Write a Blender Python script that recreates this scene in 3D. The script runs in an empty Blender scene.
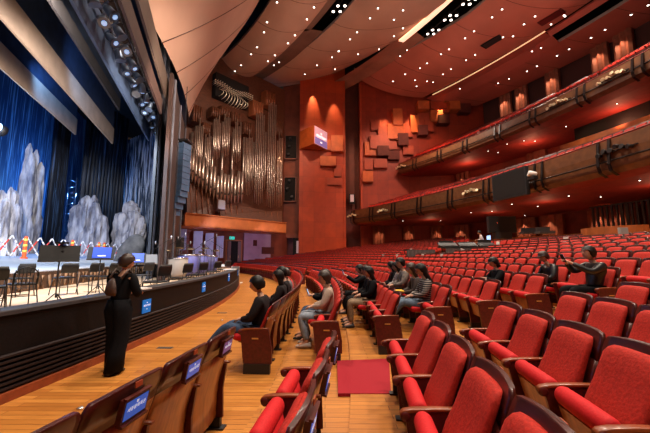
import bpy, math, random
from mathutils import Vector, Matrix
from mathutils.bvhtree import BVHTree
PI = math.pi
rnd = random.Random(7)
col = bpy.context.scene.collection
H = 1.58                      # eye height above the front floor

# ------------------------------------------------------------ measuring helpers
F, Y0 = 320.0, 256.0
TH = math.atan((Y0 - 216.5) / F); CT, ST = math.cos(TH), math.sin(TH)
def ray(px, py):
    a, b = px - 325.0, 216.5 - py
    return Vector((a, F * CT - b * ST, F * ST + b * CT))
def at_y(px, py, Y):
    d = ray(px, py); t = Y / d.y
    return Vector((d.x * t, Y, d.z * t + H))
def at_z(px, py, z):
    d = ray(px, py); t = (z - H) / d.z
    return Vector((d.x * t, d.y * t, z))
def at_plane(px, py, p0, n):
    d = ray(px, py); o = Vector((0, 0, H)); t = (Vector(p0) - o).dot(n) / d.dot(n)
    return o + d * t
CC = (-42.0, 7.5)             # centre of the seat rows and balconies
C2 = (-42.0, 2.0)             # centre of the ceiling clouds
def arc(r, y, c=CC):
    return c[0] + math.sqrt(max(r * r - (y - c[1]) ** 2, 0.01))
def px_of(p):
    x, y, z = p[0], p[1], p[2] - H
    dep = y * CT + z * ST
    if dep < .05: return None
    return (325 + F * x / dep, 216.5 - F * (z * CT - y * ST) / dep, dep)

# ------------------------------------------------------------ materials
MATS = {}
def mat(name, c, rough=.6, noise=0, nscale=8, metal=0, emit=None, estr=1, bump=0, coat=0, c2=None, spec=None, sheen=0, stretch=None):
    if name in MATS: return MATS[name]
    m = bpy.data.materials.new(name); m.use_nodes = True
    nt = m.node_tree; b = nt.nodes['Principled BSDF']
    b.inputs['Base Color'].default_value = (*c, 1)
    b.inputs['Roughness'].default_value = rough
    b.inputs['Metallic'].default_value = metal
    if coat: b.inputs['Coat Weight'].default_value = coat; b.inputs['Coat Roughness'].default_value = .15
    if sheen: b.inputs['Sheen Weight'].default_value = sheen; b.inputs['Sheen Tint'].default_value = (1, .5, .5, 1)
    if spec is not None: b.inputs['Specular IOR Level'].default_value = spec
    if emit:
        b.inputs['Emission Color'].default_value = (*emit, 1); b.inputs['Emission Strength'].default_value = estr
    if noise or bump:
        tc = nt.nodes.new('ShaderNodeTexCoord'); mp = nt.nodes.new('ShaderNodeMapping')
        if stretch: mp.inputs['Scale'].default_value = stretch
        nz = nt.nodes.new('ShaderNodeTexNoise'); nz.inputs['Scale'].default_value = nscale; nz.inputs['Detail'].default_value = 5
        nt.links.new(tc.outputs['Object'], mp.inputs['Vector']); nt.links.new(mp.outputs['Vector'], nz.inputs['Vector'])
        if noise:
            rp = nt.nodes.new('ShaderNodeValToRGB')
            d = c2 if c2 else tuple(v * (1 - noise) for v in c)
            rp.color_ramp.elements[0].position = .35; rp.color_ramp.elements[0].color = (*d, 1)
            rp.color_ramp.elements[1].position = .65; rp.color_ramp.elements[1].color = (*c, 1)
            nt.links.new(nz.outputs['Fac'], rp.inputs['Fac']); nt.links.new(rp.outputs['Color'], b.inputs['Base Color'])
        if bump:
            bp = nt.nodes.new('ShaderNodeBump'); bp.inputs['Strength'].default_value = bump; bp.inputs['Distance'].default_value = .02
            nt.links.new(nz.outputs['Fac'], bp.inputs['Height']); nt.links.new(bp.outputs['Normal'], b.inputs['Normal'])
    MATS[name] = m
    return m
def plank_mat(name, ca, cb, mortar, sx=1.2, rough=.35, rot=0):
    m = bpy.data.materials.new(name); m.use_nodes = True; nt = m.node_tree; b = nt.nodes['Principled BSDF']
    tc = nt.nodes.new('ShaderNodeTexCoord'); mp = nt.nodes.new('ShaderNodeMapping'); mp.inputs['Rotation'].default_value = (0, 0, rot)
    br = nt.nodes.new('ShaderNodeTexBrick'); br.inputs['Scale'].default_value = 1.0
    br.inputs['Brick Width'].default_value = sx; br.inputs['Row Height'].default_value = .09; br.inputs['Mortar Size'].default_value = .003
    br.inputs['Color1'].default_value = (*ca, 1); br.inputs['Color2'].default_value = (*cb, 1); br.inputs['Mortar'].default_value = (*mortar, 1)
    br.inputs['Bias'].default_value = .0
    nz = nt.nodes.new('ShaderNodeTexNoise'); nz.inputs['Scale'].default_value = 3; nz.inputs['Detail'].default_value = 6
    mp2 = nt.nodes.new('ShaderNodeMapping'); mp2.inputs['Scale'].default_value = (1, 12, 1)
    mx = nt.nodes.new('ShaderNodeMix'); mx.data_type = 'RGBA'; mx.blend_type = 'MULTIPLY'; mx.inputs[0].default_value = .55
    rp = nt.nodes.new('ShaderNodeValToRGB'); rp.color_ramp.elements[0].position = .3; rp.color_ramp.elements[0].color = (.55, .5, .45, 1); rp.color_ramp.elements[1].position = .7
    L = nt.links.new
    L(tc.outputs['Object'], mp.inputs['Vector']); L(mp.outputs['Vector'], br.inputs['Vector'])
    L(mp.outputs['Vector'], mp2.inputs['Vector']); L(mp2.outputs['Vector'], nz.inputs['Vector']); L(nz.outputs['Fac'], rp.inputs['Fac'])
    L(br.outputs['Color'], mx.inputs[6]); L(rp.outputs['Color'], mx.inputs[7]); L(mx.outputs[2], b.inputs['Base Color'])
    b.inputs['Roughness'].default_value = rough
    return m
M_floor = plank_mat('floor_wood', (.66, .27, .055), (.46, .165, .03), (.12, .035, .008), 1.3, .33)
M_red = mat('seat_fabric', (.48, .022, .012), .8, .30, 55, bump=.2, spec=.25)
M_redb = mat('seat_pan_fabric', (.58, .012, .016), .7, .12, 60, bump=.1, spec=.25)
M_shell = mat('shell_wood', (.075, .009, .006), .35, .45, 6, coat=.25, stretch=(1, 1, 6))
M_pan = mat('back_veneer', (.42, .14, .03), .35, .4, 5, coat=.3, stretch=(6, 6, 1))
M_arm = mat('arm_wood', (.34, .075, .022), .35, .4, 8, coat=.25)
M_panel = mat('maroon_panel', (.12, .012, .012), .4, .4, 30)
M_metal = mat('black_iron', (.012, .01, .012), .5)
M_gold = mat('brass_plate', (.8, .52, .2), .3, metal=.7)
M_plate = mat('red_plate', (.35, .06, .02), .35)
M_blk = mat('matte_black', (.008, .008, .009), .6)
M_blk2 = mat('charcoal', (.03, .03, .035), .5, .3, 20)
M_scr = mat('display_blue', (.02, .05, .2), .3, emit=(.03, .12, .55), estr=1.2)
M_scr2 = mat('display_violet', (.12, .05, .25), .3, emit=(.25, .12, .35), estr=.6)
M_txt = mat('display_text', (.9, .9, .95), .4, emit=(.7, .8, 1), estr=1.0)
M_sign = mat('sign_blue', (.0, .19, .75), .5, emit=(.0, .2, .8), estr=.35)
M_white = mat('white_paper', (.85, .83, .8), .6)
M_lamp = mat('lamp_glow', (1, .9, .8), .4, emit=(1, .85, .72), estr=13)
M_lamp2 = mat('lamp_glow_soft', (1, .7, .5), .4, emit=(1, .55, .35), estr=9)
M_dark = mat('void_black', (.004, .003, .003), .9)
M_carpet = mat('carpet_red', (.36, .004, .016), .95, .25, 90, bump=.3)

# ------------------------------------------------------------ mesh builder
class MB:
    def __init__(s): s.v = []; s.f = []; s.m = []; s.sm = []
    def add(s, vs, fs, mi=0, smooth=False, M=None):
        o = len(s.v)
        for v in vs: s.v.append(tuple(M @ Vector(v)) if M is not None else tuple(v))
        for f in fs: s.f.append([i + o for i in f]); s.m.append(mi); s.sm.append(smooth)
    def box(s, c, d, mi=0, M=None, rz=0, taper=None):
        x, y, z = d[0] / 2, d[1] / 2, d[2] / 2; vs = []
        for k, sz in enumerate((-1, 1)):
            t = taper if (taper and k) else 1
            for sx, sy in ((-1, -1), (1, -1), (1, 1), (-1, 1)):
                a, b = sx * x * t, sy * y * t
                if rz: a, b = a * math.cos(rz) - b * math.sin(rz), a * math.sin(rz) + b * math.cos(rz)
                vs.append((c[0] + a, c[1] + b, c[2] + sz * z))
        s.add(vs, [(3, 2, 1, 0), (4, 5, 6, 7), (0, 1, 5, 4), (1, 2, 6, 5), (2, 3, 7, 6), (3, 0, 4, 7)], mi, False, M)
    def loft(s, rings, mi=0, cap=True, smooth=True, M=None, closed=True):
        n = len(rings[0]); vs = [p for r in rings for p in r]; fs = []
        for i in range(len(rings) - 1):
            for j in range(n if closed else n - 1):
                k = (j + 1) % n
                fs.append((i * n + j, i * n + k, (i + 1) * n + k, (i + 1) * n + j))
        s.add(vs, fs, mi, smooth, M)
        if cap and closed:
            o = len(s.v) - len(vs)
            s.f.append([o + j for j in reversed(range(n))]); s.m.append(mi); s.sm.append(False)
            e = o + (len(rings) - 1) * n
            s.f.append([e + j for j in range(n)]); s.m.append(mi); s.sm.append(False)
    def tube(s, pts, r, n=8, mi=0, M=None):
        pts = [Vector(p) for p in pts]; rings = []
        for i, p in enumerate(pts):
            d = (pts[min(i + 1, len(pts) - 1)] - pts[max(i - 1, 0)])
            if d.length < 1e-9: d = Vector((0, 0, 1))
            d.normalize(); a = d.cross(Vector((0, 0, 1)))
            if a.length < .05: a = d.cross(Vector((0, 1, 0)))
            a.normalize(); b = d.cross(a); rr = r[i] if isinstance(r, (list, tuple)) else r
            rings.append([tuple(p + a * math.cos(t) * rr + b * math.sin(t) * rr) for t in [2 * PI * k / n for k in range(n)]])
        s.loft(rings, mi, True, True, M)
    def lathe(s, prof, c=(0, 0, 0), n=16, mi=0, M=None):
        s.loft([[(c[0] + r * math.cos(2 * PI * k / n), c[1] + r * math.sin(2 * PI * k / n), c[2] + z) for k in range(n)] for r, z in prof], mi, True, True, M)
    def pad(s, secs, mi=0, n=16, e=.55, M=None, tf=1.0):
        """secs: (x, z, nx, nz, width, thick): superellipse rings in the plane of local Y and normal"""
        rings = []
        for (x, z, nx, nz, w, t) in secs:
            ring = []
            for k in range(n):
                a = 2 * PI * (k + .5) / n; ca, sa = math.cos(a), math.sin(a)
                u = math.copysign(abs(ca) ** e, ca) * w / 2; q = math.copysign(abs(sa) ** e, sa) * t / 2
                ring.append((x + nx * q, u, z + nz * q))
            rings.append(ring)
        s.loft(rings, mi, True, True, M)
    def extrude(s, poly, d, mi=0, M=None):
        """polygon of 3D points pushed by vector d"""
        n = len(poly); vs = [tuple(p) for p in poly] + [tuple(Vector(p) + Vector(d)) for p in poly]
        fs = [tuple(range(n)), tuple(reversed(range(n, 2 * n)))] + [(i, i + n, (i + 1) % n + n, (i + 1) % n) for i in range(n)]
        s.add(vs, fs, mi, False, M)
    def mesh(s, name, mats):
        me = bpy.data.meshes.new(name); me.from_pydata(s.v, [], s.f)
        if not isinstance(mats, (list, tuple)): mats = [mats]
        for m in mats: me.materials.append(m)
        me.polygons.foreach_set('material_index', s.m); me.polygons.foreach_set('use_smooth', s.sm); me.update()
        import bmesh
        b = bmesh.new(); b.from_mesh(me); bmesh.ops.recalc_face_normals(b, faces=b.faces); b.to_mesh(me); b.free()
        return me
    def build(s, name, mats, parent=None, loc=None):
        o = bpy.data.objects.new(name, s.mesh(name, mats)); col.objects.link(o)
        if parent: o.parent = parent
        if loc: o.location = loc
        return o
def empty(name, loc=(0, 0, 0), rz=0):
    o = bpy.data.objects.new(name, None); o.location = loc; o.rotation_euler = (0, 0, rz); o.empty_display_size = .2
    col.objects.link(o); return o
def tag(o, label, cat, group=None, kind=None):
    o['label'] = label; o['category'] = cat
    if group: o['group'] = group
    if kind: o['kind'] = kind
    return o
def struct(o, label=None):
    o['kind'] = 'structure'
    if label: o['label'] = label
    return o
def copy_tree(o, parent=None):
    c = o.copy(); col.objects.link(c); c.parent = parent
    for ch in list(o.children): copy_tree(ch, c)
    return c
def text_mesh(txt, size, name, m, parent, M, depth=.001):
    cu = bpy.data.curves.new('t', 'FONT'); cu.body = txt; cu.size = size; cu.align_x = 'CENTER'; cu.align_y = 'CENTER'; cu.extrude = depth; cu.resolution_u = 2
    t = bpy.data.objects.new('t', cu); col.objects.link(t)
    dg = bpy.context.evaluated_depsgraph_get(); me = bpy.data.meshes.new_from_object(t.evaluated_get(dg))
    bpy.data.objects.remove(t); bpy.data.curves.remove(cu)
    me.materials.clear(); me.materials.append(m); me.transform(M)
    o = bpy.data.objects.new(name, me); col.objects.link(o)
    if parent: o.parent = parent
    return o
def frame_matrix(p, right, up):
    r = Vector(right).normalized(); u = Vector(up).normalized(); n = r.cross(u)
    return Matrix(((r.x, u.x, n.x, p[0]), (r.y, u.y, n.y, p[1]), (r.z, u.z, n.z, p[2]), (0, 0, 0, 1)))
def revolve(mb, prof, y0, y1, n, c=CC, mis=None, smooth=False, cap=False):
    """open profile [(r,z)] swept round centre c between world Y limits (same angular range for every r)"""
    r0 = prof[0][0]
    a0 = math.asin((y0 - c[1]) / r0); a1 = math.asin((y1 - c[1]) / r0)
    for i in range(len(prof) - 1):
        vs = []; fs = []
        for k in range(n + 1):
            a = a0 + (a1 - a0) * k / n
            for (r, z) in (prof[i], prof[i + 1]): vs.append((c[0] + r * math.cos(a), c[1] + r * math.sin(a), z))
        for k in range(n): fs.append((2 * k, 2 * k + 1, 2 * k + 3, 2 * k + 2))
        mb.add(vs, fs, mis[i] if mis else 0, smooth)
    if cap:
        for a in (a0, a1):
            mb.add([(c[0] + r * math.cos(a), c[1] + r * math.sin(a), z) for r, z in prof], [tuple(range(len(prof)))], mis[0] if mis else 0)

# ------------------------------------------------------------ levels of the stalls
ROW0, PITCH = 41.4, .95
def rr(k): return ROW0 + PITCH * k
FL = [0, .02, .05, .13, .21, .31, .46, .62, .78, .93, 1.08, 1.23, 1.38, 1.53]
def fz(k):
    if k < 0: return 0
    return FL[k] if k < len(FL) else FL[-1] + .145 * (k - len(FL) + 1)

# floor: wide terraces, one per row
mb = MB()
prof = [(38.2, 0)]
for k in range(0, 26):
    rb = rr(k) + .10
    if fz(k + 1) > fz(k) + .001: prof += [(rb, fz(k)), (rb, fz(k + 1))]
prof.append((69, fz(26)))
revolve(mb, prof, -7, 43.5, 60)
mb.box((-20, 22, -.12), (56, 62, .1))
fl = struct(mb.build('floor', M_floor), 'honey-coloured plank floor of the stalls stepping up away from the pit')

# carpet on the cross aisle
mb = MB(); vs = []
cpts = [at_z(338, 394, .05), at_z(391, 394, .05), at_z(389, 359, .05), at_z(337, 361, .05)]
mb.extrude([(p.x, p.y, .022) for p in cpts], (0, 0, .035)); 
tag(mb.build('carpet_mat', M_carpet), 'crimson carpet mat lying across the wooden aisle between seat blocks', 'carpet')

# ------------------------------------------------------------ pit wall
mb = MB()
R = 38.68
prof = [(R - .36, .35), (R - .36, .97), (R - .01, .985), (R + .012, .975), (R + .012, .93), (R - .02, .925), (R - .02, .50)]
mis = [0, 2, 2, 2, 0, 0]
nsl = 7; z = .50
for i in range(nsl):
    z1 = .50 - (i + 1) * .40 / nsl
    prof += [(R + .015, z - .012), (R + .015, z1 + .022), (R - .035, z1 + .020), (R - .035, z1)]; mis += [1, 1, 0, 0]; z = z1
prof += [(R + .05, .10), (R + .055, 0)]; mis += [3, 3]
revolve(mb, prof, -3, 18.9, 60, mis=mis)
pe = arc(R, 18.9)
th = math.asin((18.9 - CC[1]) / R)
wp = mb.build('wall_orchestra_pit', [mat('pit_board', (.007, .005, .006), .6, .5, 40, spec=.2), mat('pit_slat', (.018, .010, .010), .55, spec=.3), mat('pit_coping', (.05, .048, .055), .5, .3, 15), mat('pit_base', (.30, .06, .02), .4, .3, 10)])
struct(wp, 'curved dark slatted wall round the orchestra pit with a grey coping')
pw = empty('partition_panel', (pe - .2, 18.95, 0), th)
m2 = MB(); m2.box((0, .03, .49), (.46, .05, .98)); m2.build('panel', mat('cream_board', (.6, .55, .5), .6), pw)
m2 = MB(); m2.pad([(.3 + .1 * t, .02 + .04 * t, 1, 0, .25 - .15 * t, .2 - .1 * t) for t in (0, .3, .6, 1)]); m2.build('cloth', M_white, pw)
tag(pw, 'pale upright board closing the far end of the pit wall', 'panel')
# blue notices on the pit wall
def pit_notice(px, py, w, h, lab):
    p0 = None
    for i in range(2000):
        Y = 2 + i * .01; x = arc(R + .0, Y)
        q = px_of((x, Y, .72))
        if q and q[0] > px: break
    d = ray(px, py); t = Y / d.y; zz = min(max(H + d.z * t, .62), .8)
    a = math.asin((Y - CC[1]) / R)
    e = empty('notice_sheet', (arc(R, Y), Y, zz), a)
    m2 = MB(); m2.box((-.008, 0, 0), (.016, w, h)); m2.build('sheet', M_sign, e)
    Mx = frame_matrix((.003, 0, 0), (0, 1, 0), (0, 0, 1))
    text_mesh('세종문화회관', w * .15, 'lettering', M_txt, e, Mx @ Matrix.Translation((0, h * .05, 0)))
    m2 = MB(); m2.box((.003, 0, h * .27), (.002, w * .12, h * .06)); m2.build('emblem', M_txt, e); m2 = MB(); m2.box((.003, 0, -h * .22), (.002, w * .1, h * .05)); m2.build('small_mark', M_txt, e)
    tag(e, lab, 'sign')
pit_notice(147, 306, .26, .24, 'blue notice sheet on the pit wall beside the standing woman')
pit_notice(204, 287, .26, .26, 'blue notice sheet midway along the far half of the pit wall')
pit_notice(229, 276, .26, .3, 'narrow-looking blue notice further along the pit wall')
pit_notice(238, 272, .2, .3, 'last blue notice by the pale end panel of the pit wall')
# floor vent grilles and fallen bits
for i, (px, py) in enumerate([(165, 348), (222, 313)]):
    p = at_z(px, py, 0); m2 = MB()
    m2.box((0, 0, .004), (.26, .10, .008)); 
    for j in range(6): m2.box((-.11 + j * .044, 0, .010), (.012, .08, .006), 1)
    tag(m2.build('floor_grille', [mat('grille_grey', (.14, .11, .09), .5), M_metal], loc=(p.x, p.y, 0)), ['grey floor grille in the boards close to the front seats', 'grey floor grille in the boards near the seated man in jeans'][i], 'grille')
for i, (px, py) in enumerate([(80, 409), (222, 320.5)]):
    p = at_z(px, py, 0); m2 = MB()
    m2.pad([(-.035, .005, 0, 1, .02, .006), (0, .012, 0, 1, .06, .022), (.035, .005, 0, 1, .03, .008)])
    tag(m2.build('floor_socket', mat('steel', (.7, .7, .75), .25, metal=.8), loc=(p.x, p.y, 0)), ['shiny metal floor socket beside the first seat backs', 'small shiny floor socket by the feet of the man in jeans'][i], 'socket')

# ------------------------------------------------------------ theatre seats
def lerp(a, b, t): return a + (b - a) * t
BACK = [(.165, .12), (.165, .36), (.13, .52), (.08, .68), (.04, .79), (.005, .885), (-.004, .918)]
def bprof(z):
    for i in range(len(BACK) - 1):
        if z <= BACK[i + 1][1] or i == len(BACK) - 2:
            (x0, z0), (x1, z1) = BACK[i], BACK[i + 1]; t = (z - z0) / (z1 - z0); return lerp(x0, x1, t)
def shell_mesh(hi=True):
    """curved wooden back: outer veneer and dark upper rim"""
    m = MB(); W = .55; nu = 14; zs = [.12, .30, .42, .54, .64, .74, .82, .88, .908, .920]
    def row(z, off):
        w = W * (1 if z < .78 else 1 - .03 * ((z - .78) / .14) - .09 * max(0, (z - .88) / .04) ** 2)
        if z < .64: w *= 1 - .05 * (.64 - z) / .5
        pts = []
        for i in range(nu + 1):
            u = -1 + 2 * i / nu
            zz = z + .018 * (1 - u * u) * max(0, (z - .6) / .34)
            x = bprof(min(z, .92)) + .028 * abs(u) ** 2.2 + off
            pts.append((x, u * w / 2, zz))
        return pts
    rows_b = [row(z, -.014) for z in zs]; rows_f = [row(z, .012) for z in zs]
    n = nu + 1
    rings = []
    for a, b in zip(rows_b, rows_f): rings.append(a + list(reversed(b)))
    cut = 5
    m.loft(rings[:cut + 1], 1, True, True)
    for q in range(cut * 2 * n):
        if q % (2 * n) >= nu: m.m[q] = 0
    m.loft(rings[cut:], 0, True, True)
    return m
def cushion_back():
    m = MB(); secs = []
    for t in (0, .03, .10, .25, .42, .60, .78, .92, .975, 1):
        z = lerp(.30, .886, t); x = bprof(z)
        k = 1 if .05 < t < .95 else (.93 if t in (.03, .975) else .84)
        th_ = .080 * (1 + .45 * math.exp(-((t - .30) / .16) ** 2)) - .022 * t
        if t in (0, 1): th_ *= .45
        elif t in (.03, .975): th_ *= .8
        w = (.455 - .03 * t) * k
        secs.append((x + .012 + th_ * .5 + .006, z, .95, .28, w, th_))
    m.pad(secs, 0, 20, .5)
    # let the top corners droop a little
    m.v = [(x + .02 * (abs(y) / .23) ** 2, y, z - .02 * (abs(y) / .23) ** 3 * max(0, (z - .7) / .2)) for x, y, z in m.v]
    return m
def cushion_seat(down=False):
    """tip-up seat: long bolster front, timber underside"""
    m = MB(); h0 = Vector((.285, .27)); ang = math.radians(8 if down else 75); L = .30 if not down else .40
    d = Vector((math.cos(ang), math.sin(ang))); nn = Vector((math.sin(ang), -math.cos(ang)))
    if down: h0 = Vector((.20, .40))
    secs = []
    body = ((0, .03, .42), (.05, .06, .455), (.5, .075, .46), (.78, .08, .46), (.86, .03, .42))
    if down: body = ((0, .03, .42), (.04, .085, .455), (.3, .11, .465), (.7, .12, .465), (.88, .125, .465), (.96, .10, .455), (1, .045, .44))
    for t, th_, w in body:
        p = h0 + d * L * t
        secs.append((p.x, p.y, nn.x, nn.y, w, th_))
    m.pad(secs, 0, 16, .62)
    if not down:   # long round front roll
        p = h0 + d * L * .93 + nn * .006; rg = []
        for y, r_ in ((-.236, .010), (-.234, .034), (-.226, .050), (-.20, .057), (0, .059), (.20, .057), (.226, .050), (.234, .034), (.236, .010)):
            rg.append([(p.x + r_ * math.cos(2 * PI * j / 16), y, p.y + r_ * 1.08 * math.sin(2 * PI * j / 16)) for j in range(16)])
        m.loft(rg, 0, True, True)
    q = h0 + d * L * .40 + nn * .045
    rot = Matrix.Translation((q.x, 0, q.y)) @ Matrix.Rotation(-ang, 4, 'Y')
    m.box((0, 0, 0), (L * .74, .43, .022), 1, rot)
    return m
def arm_mesh():
    m = MB(); secs = []
    for x, z, w, t in ((.07, .588, .034, .016), (.16, .588, .044, .020), (.30, .584, .048, .022), (.42, .574, .050, .024), (.475, .562, .048, .026), (.495, .548, .044, .022)):
        secs.append((x, z, 0, 1, w, t))
    m.pad(secs, 0, 12, .42)
    return m
def scroll_mesh():
    m = MB(); Mx = Matrix.Translation((.462, 0, .540)) @ Matrix.Rotation(PI / 2, 4, 'X')
    m.lathe([(.012, -.026), (.030, -.024), (.034, -.01), (.034, .01), (.030, .024), (.012, .026)], n=14, M=Mx)
    return m
def side_mesh():
    m = MB()
    prof = [(.12, .10), (.38, .10), (.40, .30), (.45, .52), (.44, .565), (.10, .572), (.13, .35)]
    m.extrude([(x, -.013, z) for x, z in prof], (0, .026, 0))
    m.box((.26, 0, .05), (.24, .05, .10), 1); m.box((.26, 0, .008), (.32, .085, .016), 1)
    return m
def end_panel_mesh():
    m = MB()
    prof = [(.02, .13), (.41, .13), (.46, .55), (.45, .570), (.07, .575), (.02, .30)]
    m.extrude([(x, -.022, z) for x, z in prof], (0, .044, 0)); m.box((.22, 0, .065), (.36, .07, .13), 1)
    return m
ME = {'shell': shell_mesh().mesh('back_shell', [M_shell, M_pan]), 'cb': cushion_back().mesh('back_cushion', M_red),
      'cs': cushion_seat().mesh('seat_cushion', [M_redb, M_pan]), 'csd': cushion_seat(True).mesh('seat_cushion_down', [M_redb, M_pan]),
      'arm': arm_mesh().mesh('armrest', M_arm), 'scroll': scroll_mesh().mesh('arm_scroll', M_panel), 'side': side_mesh().mesh('side_support', [M_panel, M_metal]),
      'end': end_panel_mesh().mesh('end_panel', [M_panel, M_metal])}
def link(name, me, parent, loc=None):
    o = bpy.data.objects.new(name, me); col.objects.link(o); o.parent = parent
    if loc: o.location = loc
    return o
SP = .56
# screen on the rear of a seat back (near seats only)
def display_meshes():
    z = .818; x = bprof(z)
    R_ = Matrix.Translation((x - .006, 0, z)) @ Matrix.Rotation(-.20, 4, 'Y')
    a = MB(); a.box((-.028, 0, 0), (.03, .185, .115), 0, R_); a.box((-.040, 0, -.066), (.035, .185, .012), 0, R_); a.box((-.040, 0, .064), (.02, .185, .010), 0, R_)
    b = MB(); b.box((-.0445, 0, 0), (.003, .158, .09), 0, R_)
    me_a = a.mesh('display_housing', M_shell); me_b = b.mesh('display_screen', M_scr); 
    b2 = MB(); b2.box((-.0445, 0, 0), (.003, .158, .09), 0, R_); me_c = b2.mesh('display_screen_violet', M_scr2)
    Mx = R_ @ frame_matrix((-.0475, 0, 0), (0, -1, 0), (0, 0, 1))
    t = text_mesh('세종문화회관', .024, 'display_text', M_txt, None, Mx @ Matrix.Translation((0, .002, 0)), .0004)
    d = MB(); d.box((-.0472, 0, .028), (.001, .014, .012), 0, R_)
    me_d = d.mesh('display_mark', M_txt); me_t = t.data; bpy.data.objects.remove(t)
    pl = MB(); zz = .935; pl.box((bprof(.92) - .022, 0, .918), (.006, .05, .028)); me_p = pl.mesh('number_plate', M_plate)
    gp = MB(); gp.box((.25, -.0245, .46), (.09, .005, .018)); me_g = gp.mesh('row_plate', M_gold)
    return me_a, me_b, me_c, me_t, me_d, me_p, me_g
DA, DB, DV, DT, DM, DP, DG = display_meshes()
def seat_full(loc, rz, down=False, end_lo=False, end_hi=False, near=False, screen=0, plain=False):
    """local +X faces the stage, local +Y runs to the left of the sitter"""
    e = empty('theatre_seat', loc, rz)
    link('back_shell', ME['shell'], e); link('back_cushion', ME['cb'], e); link('seat_cushion', ME['csd' if down else 'cs'], e)
    for s in ((-1, 1) if True else (1,)):
        if s == -1 and not end_lo: continue
        isend = ((s == -1 and end_lo) or (s == 1 and end_hi)) and not plain
        a = link('armrest', ME['arm'], e, (0, s * SP / 2, 0))
        if near: link('arm_scroll', ME['scroll'], a)
        p = link('end_panel' if isend else 'side_support', ME['end' if isend else 'side'], e, (0, s * SP / 2, 0))
        if isend:
            g = link('row_plate', DG, p)
            if s == 1: g.rotation_euler = (0, 0, 0); g.scale = (1, -1, 1)
    if screen:
        d = link('display_housing', DA, e); link('display_screen', DB if screen == 1 else DV, d); link('display_text', DT, d); link('display_mark', DM, d)
    if near: link('number_plate', DP, e)
    return e
# compact seat in one mesh
def seat_lite():
    m = MB()
    W = .53
    pr = [(.165, .20), (.12, .55), (.035, .80), (-.010, .945)]
    rings = [[(x, -W / 2, z), (x, W / 2, z), (x - .035, W / 2 - .02, z), (x - .035, -W / 2 + .02, z)] for x, z in pr]
    m.loft(rings, 1, True, False)
    rings = []
    for z, w, t in ((.32, .42, .03), (.36, .45, .08), (.50, .455, .11), (.76, .44, .07), (.84, .43, .06), (.868, .39, .03)):
        x = bprof(z) + .012
        rings.append([(x, -w / 2, z), (x, w / 2, z), (x + t * .8, w / 2, z), (x + t, w / 2 - .05, z), (x + t, -w / 2 + .05, z), (x + t * .8, -w / 2, z)])
    m.loft(rings, 0, True, True)
    for zz_, mi_ in ((((.29, .28, .04), (.34, .48, .04)), 1), (((.33, .49, .045), (.345, .55, .055), (.355, .60, .03)), 0)):
        m.loft([[(x - t, -.225, z), (x - t, .225, z), (x + t, .225, z - .02), (x + t, -.225, z - .02)] for x, z, t in zz_], mi_, True, False)
    m.box((.27, SP / 2, .33), (.30, .03, .47), 2); m.box((.29, SP / 2, .58), (.40, .048, .022), 3); m.box((.26, SP / 2, .05), (.28, .07, .10), 2)
    return m
lite = seat_lite(); ME['lite'] = lite.mesh('seat_compact', [M_red, M_shell, M_panel, M_arm])

ORD = ['front', 'second', 'third', 'fourth', 'fifth', 'sixth', 'seventh', 'eighth', 'ninth', 'tenth', 'eleventh', 'twelfth', 'thirteenth', 'fourteenth', 'fifteenth',
       'sixteenth', 'seventeenth', 'eighteenth', 'nineteenth', 'twentieth', 'twenty-first']
near_end = [3.16, 2.92, 3.76, 3.93, 4.22, 4.46, 4.40, 4.45, 4.5]
far_start = [4.55, 4.95, 5.25, 5.60, 5.80, 5.95, 5.50, 5.55, 5.60]
def aisle(k):
    if k < 9: return near_end[k], far_start[k]
    return 4.55 + .05 * (k - 9), 5.65 + .05 * (k - 9)
def skip(k, y):
    if 9 <= k <= 13 and 17.2 < y < 23.0: return True
    return False
seats = []     # (k, block, index, x, y, z, rz, endlo, endhi)
for k in range(0, 21):
    r = rr(k); ne, fs_ = aisle(k)
    al = lambda y: math.asin((y - CC[1]) / r)
    blocks = []
    # near block: counted from the aisle toward the camera side
    da = SP / r
    a = al(ne) - da / 2; L = []
    while CC[1] + r * math.sin(a) > -.4: L.append(a); a -= da
    blocks.append(('near', L, 1))
    a2 = al(16.5 + .35 * k); a = al(fs_) + da / 2; L = []
    while a < a2: L.append(a); a += da
    blocks.append(('far', L, -1))
    a = a2 + 1.3 / r + da / 2; L = []; ymax = 32.6 if k == 0 else (35 if k < 3 else 39.5)
    while CC[1] + r * math.sin(a) < ymax: L.append(a); a += da
    blocks.append(('end', L, -1))
    for bn, L, sgn in blocks:
        for i, a in enumerate(L):
            x, y = CC[0] + r * math.cos(a), CC[1] + r * math.sin(a)
            if skip(k, y): continue
            if k > 13 and y < 14: continue
            if k > 14 and y < 27: continue
            if k > 17 and y < 31: continue
            q = px_of((x, y, fz(k) + .6))
            if not q or q[0] < -60 or q[0] > 735 or q[1] > 640: continue
            if k == 1 and y < .55: continue
            if k == 2 and y < .25: continue
            if k == 0 and y < .55: continue
            # end flags: local +Y direction is (sin, -cos)->  facing centre means +Y local points to smaller a
            first = (i == 0)
            seats.append([q[2], k, bn, i, x, y, fz(k), a + PI, first and bn != 'near', (i == len(L) - 1) or (first and bn == 'near')])
seats.sort(key=lambda s: s[0])
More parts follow.
